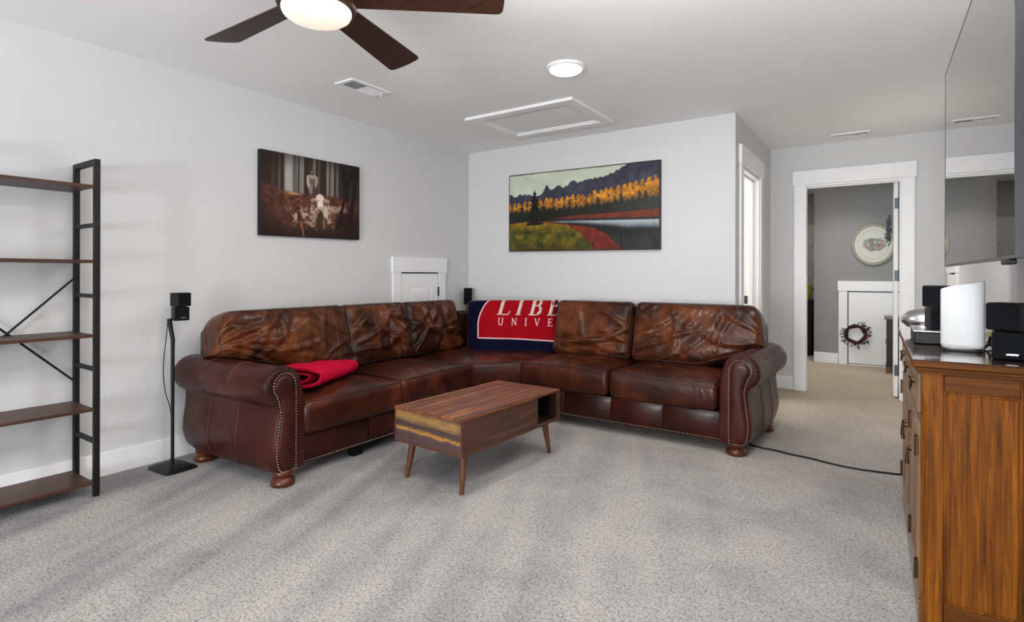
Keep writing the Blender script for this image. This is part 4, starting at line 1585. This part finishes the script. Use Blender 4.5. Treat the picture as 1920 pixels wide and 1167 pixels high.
def landscape(X, Y):
    n1, n2, n3 = vnoise(X, Y, 8, 4, 1), vnoise(X, Y, 40, 20, 2), vnoise(X, Y, 30, 3, 3)
    n4 = vnoise(X, Y, 75, 40, 12, 2)
    C = np.zeros(X.shape + (3,))
    # sky
    C[:] = c8('#c6cdbb')
    C = put(C, sst(.45, .75, n1) * .6, '#dcdfcb')
    C = put(C, sst(.55, .8, vnoise(X + Y * .5, Y - X * .2, 14, 5, 4)) * sst(.55, .0, X) * .8, '#93aaa4')
    C = put(C, sst(.975, 1.0, Y + .02 * (n2 - .5)) * .8, '#6b6b5c')
    # ridge
    kx = [0, .05, .12, .2, .25, .28, .31, .36, .41, .46, .50, .56, .62, .68, .72, .76, .80, 1.0]
    ky = [.735, .70, .725, .69, .73, .82, .75, .80, .77, .86, .82, .85, .855, .875, .88, .93, .985, 1.03]
    ridge = np.interp(X, kx, ky) + .045 * (vnoise(X, X * 0, 38, 1, 5) - .5) + .012 * np.abs(np.sin(X * 95))
    m = sst(-.008, .006, ridge - Y)
    C = put(C, m, np.array(c8('#45454f')) + (n2[..., None] - .5) * .16 + np.array([0, 0, .02]))
    C = put(C, m * sst(.55, .75, n1) * .4, '#5f6076')
    # dark wood below the yellow trees
    base = np.interp(X, [0, .5, 1], [.565, .60, .70])
    C = put(C, sst(-.02, .02, base - Y), np.array(c8('#2a2a24')) + (n2[..., None] - .5) * .08)
    C = put(C, sst(.55, 1, X) * sst(-.02, .02, base - Y) * .7, '#4d4e4a')
    # yellow crowns
    rg = np.random.RandomState(9)
    xs_ = np.concatenate([np.linspace(.015, .15, 5), np.linspace(.235, .98, 21)])
    for x0 in xs_:
        x0 = x0 + rg.uniform(-.008, .008)
        yb_ = np.interp(x0, [0, .5, 1], [.50, .52, .60]) + rg.uniform(-.01, .01)
        yt_ = np.interp(x0, [0, .5, 1], [.635, .69, .83]) + rg.uniform(-.025, .012)
        w_ = np.interp(x0, [0, 1], [.017, .027]) * rg.uniform(.8, 1.15)
        t = (Y - yb_) / (yt_ - yb_)
        prof_ = np.clip(np.sin(np.clip(t, 0, 1) * PI * .93 + .12), 0, 1) ** .7
        m = sst(1.05, .65, np.abs(X - x0) / (w_ * prof_ + 1e-4) + (n4 - .5) * 1.7) * (t > 0) * (t < 1)
        C = put(C, m * np.clip(.45 + t, 0, 1), np.array(c8('#c4882a')) + (n2[..., None] - .5) * .5 * np.array([1, .8, .3]))
    # ground strip of the far bank and river
    C = put(C, sst(-.015, .015, .455 - Y) * sst(0, .1, X), '#262520')
    top = np.interp(X, [.22, .5, 1], [.40, .43, .455])
    bot = np.interp(X, [.22, .5, 1], [.40, .385, .36])
    C = put(C, sst(-.012, .008, top - Y) * sst(-.006, .01, Y - bot) * sst(.22, .45, X), np.array(c8('#7a3a24')) + (n2[..., None] - .5) * .22 * np.array([1, .5, .3]))
    C = put(C, sst(-.01, .01, bot - .015 - Y), '#1b1b1b')
    rv = sst(-.012, .012, bot - .022 - Y) * sst(-.03, .04, Y - np.interp(X, [.25, .5, .8, 1], [.37, .335, .26, .245])) * sst(.24, .36, X)
    C = put(C, rv, np.array(c8('#8c939a')) + (n3[..., None] - .5) * .35)
    C = put(C, rv * sst(.06, .0, np.abs(Y - np.interp(X, [.25, 1], [.385, .335]))) * .8, '#c3cad0')
    low = sst(.30, .10, Y) * sst(.55, .75, X)
    C = put(C, low * .75, np.array(c8('#3b3a38')) + (vnoise(X, Y, 20, 3, 6)[..., None] - .5) * .2)
    # near field and red bank
    fx = np.interp(Y, [0, .1, .2, .27, .32, .37], [.79, .73, .68, .60, .45, .30])
    C = put(C, sst(-.012, .012, fx - X) * sst(.02, -.01, Y - .37), np.array(c8('#7d2c1b')) + (n2[..., None] - .5) * .35 * np.array([1, .5, .3]))
    gx = np.interp(Y, [0, .1, .2, .27, .33, .37], [.62, .58, .53, .47, .40, .25])
    fld = sst(-.02, .02, gx - X + (n2 - .5) * .06) * sst(.012, -.012, Y - (.345 + .03 * np.sin(X * 9 + .3)))
    C = put(C, fld, np.array(c8('#5e5a18')) + (vnoise(X, Y, 30, 16, 8)[..., None] - .5) * np.array([.55, .38, .12]))
    C = put(C, fld * sst(.22, .36, Y) * .75, np.array(c8('#a88420')) + (n2[..., None] - .5) * .3)
    C = put(C, fld * sst(.12, 0, Y) * .5, '#4a3b12')
    # fir
    t = (Y - .33) / (.78 - .33)
    wf = .052 * np.clip(1 - t, 0, 1) ** .75 * (1 + .35 * np.sin(Y * 130))
    C = put(C, sst(1.15, .75, np.abs(X - .195) / (wf + 1e-4) + (n2 - .5) * .9) * (t > 0) * (t < 1), '#11160f')
    C = put(C, sst(.004, .002, np.abs(X - .193)) * sst(.27, .29, Y) * sst(.36, .34, Y), '#14100a')
    # bare posts standing in the water, signature
    C = put(C, sst(.006, .003, np.abs(X - .775)) * sst(.22, .20, Y), '#0d0d0d')
    C = put(C, sst(.003, .0015, np.abs(Y - .215)) * sst(.65, .68, X) * sst(.82, .76, X), '#15120f')
    C = put(C, sst(.55, .7, vnoise(X, Y, 60, 10, 11)) * sst(.9, .95, X) * sst(.25, .1, Y) * .7, '#15151a')
    edge = np.minimum(np.minimum(X, 1 - X) * 1.9, np.minimum(Y, 1 - Y))
    C = put(C, sst(.012, .004, edge) * .8, '#1a1712')
    return np.clip(C, 0, 1) ** 1.22


def forest(X, Y):
    n1, n2 = vnoise(X, Y, 7, 5, 21), vnoise(X, Y, 40, 28, 22)
    tr = vnoise(X, Y * .12, 26, 1.0, 23, 3)
    C = np.zeros(X.shape + (3,))
    C[:] = c8('#6e6a66')
    gap = np.exp(-((X - .25) / .045) ** 2) + .55 * np.exp(-((X - .47) / .10) ** 2) + .4 * np.exp(-((X - .63) / .06) ** 2)
    C = put(C, sst(.0, 1.0, gap) * .75, '#a3a39f')
    C = put(C, sst(.47, .60, tr) * .85, '#352520')
    C = put(C, sst(.58, .66, tr) * .5, '#1d1411')
    C = put(C, sst(.24, .12, X) * .75, '#33201a')
    C = put(C, sst(.70, .85, X) * .8, '#1d1613')
    for x0, w_ in ((.03, .02), (.08, .018), (.135, .02), (.185, .012), (.345, .012), (.41, .02), (.53, .014), (.60, .012), (.66, .014), (.72, .016), (.77, .02)):
        C = put(C, sst(w_, w_ * .4, np.abs(X - x0 - .01 * (Y - .5))) * sst(.45, .6, Y) * .8, '#2c1f1a')
    # slope of the ground: reddish leaf litter
    hor = np.interp(X, [0, .22, .5, .75, 1], [.62, .54, .53, .55, .52]) + .05 * (n1 - .5)
    g = sst(-.03, .03, hor - Y)
    C = put(C, g, np.array(c8('#4a2a20')) + (n2[..., None] - .5) * np.array([.34, .22, .18]))
    C = put(C, g * sst(.45, .75, n1) * .5, '#6b4030')
    lit = np.exp(-(((X - .52) / .24) ** 2 + ((Y - .27) / .17) ** 2)) + .8 * np.exp(-(((X - .74) / .14) ** 2 + ((Y - .39) / .05) ** 2))
    C = put(C, g * sst(.35, .9, lit + (n2 - .5) * 1.3) * .85, np.array(c8('#9c8778')) + (n2[..., None] - .5) * .4)
    C = put(C, sst(.02, .008, np.abs(Y - .525 - .03 * (X - .3))) * np.exp(-((X - .30) / .06) ** 2), '#a8794f')
    C = put(C, sst(.20, .02, Y + .10 * (n1 - .5)) * .75, '#241410')
    C = put(C, sst(.30, .0, X) * sst(.6, .2, Y) * .5, '#241410')
    # dark leaning trunks at the right
    for xa, ya, xb, yb_, w_ in ((.80, 1.0, .86, .50, .030), (.93, 1.0, .74, .12, .022), (.86, .55, .88, .25, .012), (.97, 1.0, .90, .3, .03)):
        t = np.clip((Y - yb_) / (ya - yb_), 0, 1)
        xc = xb + (xa - xb) * t
        C = put(C, sst(w_, w_ * .5, np.abs(X - xc)) * (Y >= yb_) * .9, '#150e0c')
    C = put(C, sst(.25, .05, np.hypot((X - .86) / 1.0, (Y - .22) / .9)) * .85, '#1a0f0c')
    C = put(C, sst(.012, .004, np.abs(X - .40 + .16 * (Y - .0) - .0)) * sst(.22, .18, Y), '#8a5a3a')
    C = put(C, sst(.010, .003, np.abs(X - .22 - .22 * (.55 - Y))) * sst(.56, .5, Y) * sst(.2, .3, Y) * .7, '#6f4630')

    def ell(cx, cy, a, b_, col, k=1.0, ang=0.0):
        nonlocal C
        dx, dy = (X - cx), (Y - cy) / 1.0
        c_, s_ = math.cos(ang), math.sin(ang)
        u_, v_ = c_ * dx + s_ * dy * .68, -s_ * dx / .68 * .68 + c_ * dy
        d = np.hypot(u_ / a, v_ / b_)
        C = put(C, sst(1.12, .80, d + (n2 - .5) * .25) * k, col)
    # robed walker far behind: dark robe, pale mantle on both shoulders, long hair
    ell(.480, .665, .046, .125, '#5b4f49')
    ell(.478, .765, .056, .030, '#93877a', .9)
    ell(.440, .690, .015, .080, '#a89c8d', .9, .12)
    ell(.523, .705, .014, .070, '#9b8f80', .9, -.15)
    ell(.468, .610, .020, .075, '#81766b', .8)
    ell(.500, .590, .018, .070, '#3b312c', .8)
    ell(.478, .822, .021, .036, '#3a2c25')
    ell(.478, .825, .011, .020, '#8a6f5e', .9)
    # lamb
    ell(.600, .30, .046, .125, '#9a8a74')
    ell(.622, .33, .026, .085, '#b8a88f', .8)
    ell(.566, .235, .036, .115, '#3a2921')
    ell(.612, .19, .030, .08, '#54402f', .9)
    for lx in (.527, .555, .605, .625):
        C = put(C, sst(.014, .007, np.abs(X - lx)) * sst(.11, .13, Y) * sst(.26, .22, Y), '#3a2a22' if lx != .605 else '#6e5a48')
    ell(.500, .475, .036, .024, '#a58f80', .95, .25)
    ell(.502, .468, .022, .012, '#7a5548', .8, .25)
    ell(.625, .480, .038, .026, '#a58f80', .95, -.1)
    ell(.628, .475, .024, .014, '#94695c', .8, -.1)
    ell(.560, .505, .045, .055, '#c9bca8')
    ell(.563, .435, .032, .068, '#d0c3b2')
    ell(.540, .470, .005, .008, '#1c1310')
    ell(.588, .470, .005, .008, '#1c1310')
    ell(.564, .388, .012, .010, '#7a5c52', .8)
    C = put(C, np.clip(sst(.35, .62, np.hypot((X - .5) * .95, Y - .5)), 0, 1) * .55, '#140c0a')
    return np.clip(C, 0, 1) * 1.12


painted_canvas('forest_canvas', 'dark brown canvas print of a lamb in a forest above the left section', 'canvas print',
               Vector((XL, 2.213, 1.428)), Vector((0, 1, .013)), Vector((0, 0, 1)), Vector((1, 0, 0)), .884, .610, .035, forest, 'print', 'black_metal', 200, 140)
painted_canvas('landscape_painting', 'wide landscape painting of golden trees and river above the sofa', 'painting',
               Vector((-3.140, YB, 1.384)), Vector((1, 0, -.010)), Vector((0, 0, 1)), Vector((0, -1, 0)), 1.552, .763, .036, landscape, 'painting', wood('painting_edge', [(.3, '#1e1610'), (.7, '#34281c')], (4, 4, 4)), 300, 150)


# ------------------------------------------------------------------ far room things
def plate_col(X, Y):
    C = np.zeros(X.shape + (3,))
    C[:] = c8('#cfcfc6')
    r = np.hypot(X - .5, Y - .5) * 2
    n2 = vnoise(X, Y, 26, 26, 31)
    n1 = vnoise(X, Y, 9, 9, 32)
    C = put(C, sst(.72, .74, r) * sst(.80, .78, r) * .35, '#9f9f9a')
    C = put(C, sst(.90, .95, r), '#a8a48a')
    q = np.hypot((X - .52) / .30, (Y - .50) / .19)
    C = put(C, sst(1.0, .75, q + (n1 - .5) * .7) * .85, np.array(c8('#6f8078')) + (n2[..., None] - .5) * .3)
    rg = np.random.RandomState(4)
    for k in range(16):
        a, b_ = .52 + rg.uniform(-.22, .24), .50 + rg.uniform(-.12, .08)
        C = put(C, sst(.05, .02, np.hypot(X - a, Y - b_)) * .8, ['#b57f86', '#c7a0a2', '#a05e6a', '#d8c3b4'][k % 4])
    return C


pl = thing('oval_plate', 'oval white floral plate picture hanging on the far room wall', 'plate', (-.138, 8.33, 1.545))
e = Matrix.Translation((-.138, 8.334, 1.543)) @ Matrix.Rotation(PI / 2, 4, 'X') @ Matrix.Diagonal((1.0, 1.135, 1, 1))
build('rim', MB().lathe([(.232, 0), (.236, .010), (.228, .022), (.205, .022), (.200, .012), (.196, .0)], 56, m=e), plain('plate_rim', '#8f8f7c', .4), pl, smooth=40)
N = 90
v, f, cx_, cy_ = [], [], [], []
for j in range(40):
    for i in range(N):
        rr = .205 * (j + .001) / 39
        a = 2 * PI * i / N
        v.append(e @ Vector((rr * math.cos(a), rr * math.sin(a), .012 + .006 * (j / 39) ** 3)))
        cx_.append(.5 + .5 * (j / 39) * math.cos(a) * .95)
        cy_.append(.5 + .5 * (j / 39) * math.sin(a) * .95)
for j in range(39):
    for i in range(N):
        i2 = (i + 1) % N
        f.append((j * N + i, j * N + i2, (j + 1) * N + i2, (j + 1) * N + i))
o = build('face', MB().add(v, f), 'print', pl, smooth=180)
c = np.clip(plate_col(np.array(cx_).reshape(40, N), np.array(cy_).reshape(40, N)), 0, 1).reshape(-1, 3)
c = np.where(c <= .04045, c / 12.92, ((c + .055) / 1.055) ** 2.4)
at = o.data.color_attributes.new('paint', 'FLOAT_COLOR', 'POINT')
at.data.foreach_set('color', np.concatenate([c, np.ones((len(c), 1))], 1).astype(np.float32).ravel())

# wreath on the low door
wr = thing('wreath', 'twig wreath with red berries and leaves on the low far door', 'wreath', (-.325, 8.30, .395))
WC = Vector((-.325, 8.298, .398))
tw = MB()
rg = random.Random(5)
for k in range(9):
    R_, ph = .105 + rg.uniform(-.012, .012), rg.uniform(0, 6)
    pts = []
    for i in range(48):
        a = 2 * PI * i / 48
        r_ = R_ + .008 * math.sin(a * (2 + k % 5) + ph)
        pts.append(WC + Vector((r_ * math.cos(a), .012 * math.cos(a * 6 + ph * 2), r_ * math.sin(a))))
    tw.tube(pts, .0075, 6, closed=True)
build('twig_ring', tw, plain('wreath_twig', '#2a1712', .7), wr, smooth=180)
lf, rb = MB(), MB()


def leaf(mb, p, d, ln, wd):
    d = d.normalized()
    s = d.cross(Vector((0, 1, 0)))
    s = s.normalized() if s.length > 1e-4 else Vector((1, 0, 0))
    up = s.cross(d) * .15 * ln
    mb.add([p, p + d * ln * .5 + s * wd + up, p + d * ln, p + d * ln * .5 - s * wd + up, p + d * ln * .5 + up * 1.5], [(0, 1, 4), (1, 2, 4), (2, 3, 4), (3, 0, 4)])


for k in range(90):
    a = rg.choice((rg.uniform(-2.6, 1.5), rg.uniform(-1.0, 1.3), rg.uniform(2.7, 3.9)))
    r_ = rg.uniform(.11, .155)
    p = WC + Vector((r_ * math.cos(a), rg.uniform(-.03, .005), r_ * math.sin(a)))
    leaf(lf, p, Vector((math.cos(a + rg.uniform(-.9, .9)), rg.uniform(-.4, .1), math.sin(a + rg.uniform(-.9, .9)))), rg.uniform(.025, .05), .007)
build('leaves', lf, plain('wreath_leaf', '#4a4a3a', .7), wr, fix=False, kind='stuff')
for k in range(60):
    a = rg.choice((rg.uniform(.6, 1.2), rg.uniform(-.7, .2), rg.uniform(2.2, 3.3), rg.uniform(-2.0, -1.3)))
    r_ = rg.uniform(.09, .125)
    p = WC + Vector((r_ * math.cos(a), rg.uniform(-.03, -.012), r_ * math.sin(a)))
    rb.lathe([(.002, -.007), (.007, -.003), (.007, .003), (.002, .007)], 6, m=Matrix.Translation(p))
build('berries', rb, plain('wreath_berry', '#6e2418', .5), wr, smooth=180, kind='stuff')

# lavender sprig hanging beside the plate (on the right wall of the far room's nook)
lv = thing('lavender_bunch', 'bunch of purple green lavender hanging on the open white door', 'dried flowers', (.05, 7.05, 1.63))
stm, flw = MB(), MB()
for k in range(70):
    bz0 = Vector((.046 - rg.uniform(.0, .02), 7.03 + rg.uniform(-.07, .07), 1.63 + rg.uniform(-.12, .12)))
    d = Vector((rg.uniform(-.9, -.1), rg.uniform(-.7, .7), rg.uniform(-.9, .9)))
    leaf(stm if rg.random() < .6 else flw, bz0, d, rg.uniform(.04, .075), .007)
build('leaves', stm, plain('lavender_leaf', '#56604e', .7), lv, fix=False, kind='stuff')
build('flowers', flw, plain('lavender_flower', '#5c5f7a', .7), lv, fix=False, kind='stuff')

# small dark bookcase behind the open door
bc = thing('small_bookcase', 'small dark bookcase half hidden behind the open door', 'bookcase', (.14, 8.0, 0))
build('top', MB().box(-.020, .36, 7.80, 8.27, .635, .655), plain('bookcase_top', '#5e5b58', .4), bc, bevel=.004)
fr = MB()
fr.box(.0, .34, 7.82, 7.84, .07, .635).box(.0, .34, 8.23, 8.25, .07, .635).box(.32, .34, 7.84, 8.23, .07, .635)
build('sides', fr, 'dark_wood', bc)
for z in (.07, .33, .35):
    build('shelf_board', MB().box(.0 if z != .35 else -.012, .32, 7.84, 8.23, z, z + .018), 'dark_wood' if z != .35 else plain('bookcase_ledge', '#8a8580', .4), bc)
for y in (7.83, 8.22):
    build('foot', MB().box(-.005, .03, y - .012, y + .03, 0, .07), 'small_foot', bc)
fo = thing('framed_photo', 'grey framed photo on the upper shelf of the small bookcase', 'picture frame', (.06, 8.04, .40))
build('frame', MB().box(.045, .062, 7.90, 8.17, .369, .60), plain('photo_frame', '#4e5150', .4), fo, bevel=.004)
build('photo', MB().box(.043, .046, 7.925, 8.145, .395, .575), plain('photo_paper', '#b6bab6', .5), fo)

# dresser corner seen at the doorway's left edge
dr_ = thing('dark_dresser', 'dark brown dresser end at the left edge of the doorway', 'dresser', (-1.2, 9.2, 0))
build('body', MB().box(-1.6, -.885, 8.9, 9.4, .0, .78), 'dark_wood', dr_, bevel=.006)
build('top', MB().box(-1.62, -.870, 8.88, 9.42, .78, .80), 'dark_wood', dr_, bevel=.006)
yb = thing('yellow_basket', 'pale yellow basket standing on the dark dresser', 'basket', (-.95, 9.0, .80))
build('basket', MB().lathe([(.06, .801), (.075, .87), (.085, 1.02), (.080, 1.02), (.068, .87), (.05, .81)], 28, m=Matrix.Translation((-.972, 9.05, 0))), plain('yellow_basket_fibre', '#c9bb4d', .6, grain=.4, gscale=60), yb, smooth=50)
mr = thing('floral_panel', 'tall floral wall panel above the dark dresser', 'picture', (-.95, 9.88, 1.5))
build('panel', MB().box(-1.25, -.94, 9.86, 9.9, .95, 1.95), plain('panel_ground', '#a9a9a2', .6), mr, bevel=.005)
fl = MB()
for k in range(60):
    p = Vector((rg.uniform(-1.1, -.95), 9.855, rg.uniform(1.05, 1.65)))
    leaf(fl, p, Vector((rg.uniform(-1, 1), 0, rg.uniform(-1, 1))), rg.uniform(.05, .09), .012)
build('flower_print', fl, plain('panel_flowers', '#7b7247', .6), mr, fix=False, kind='stuff')
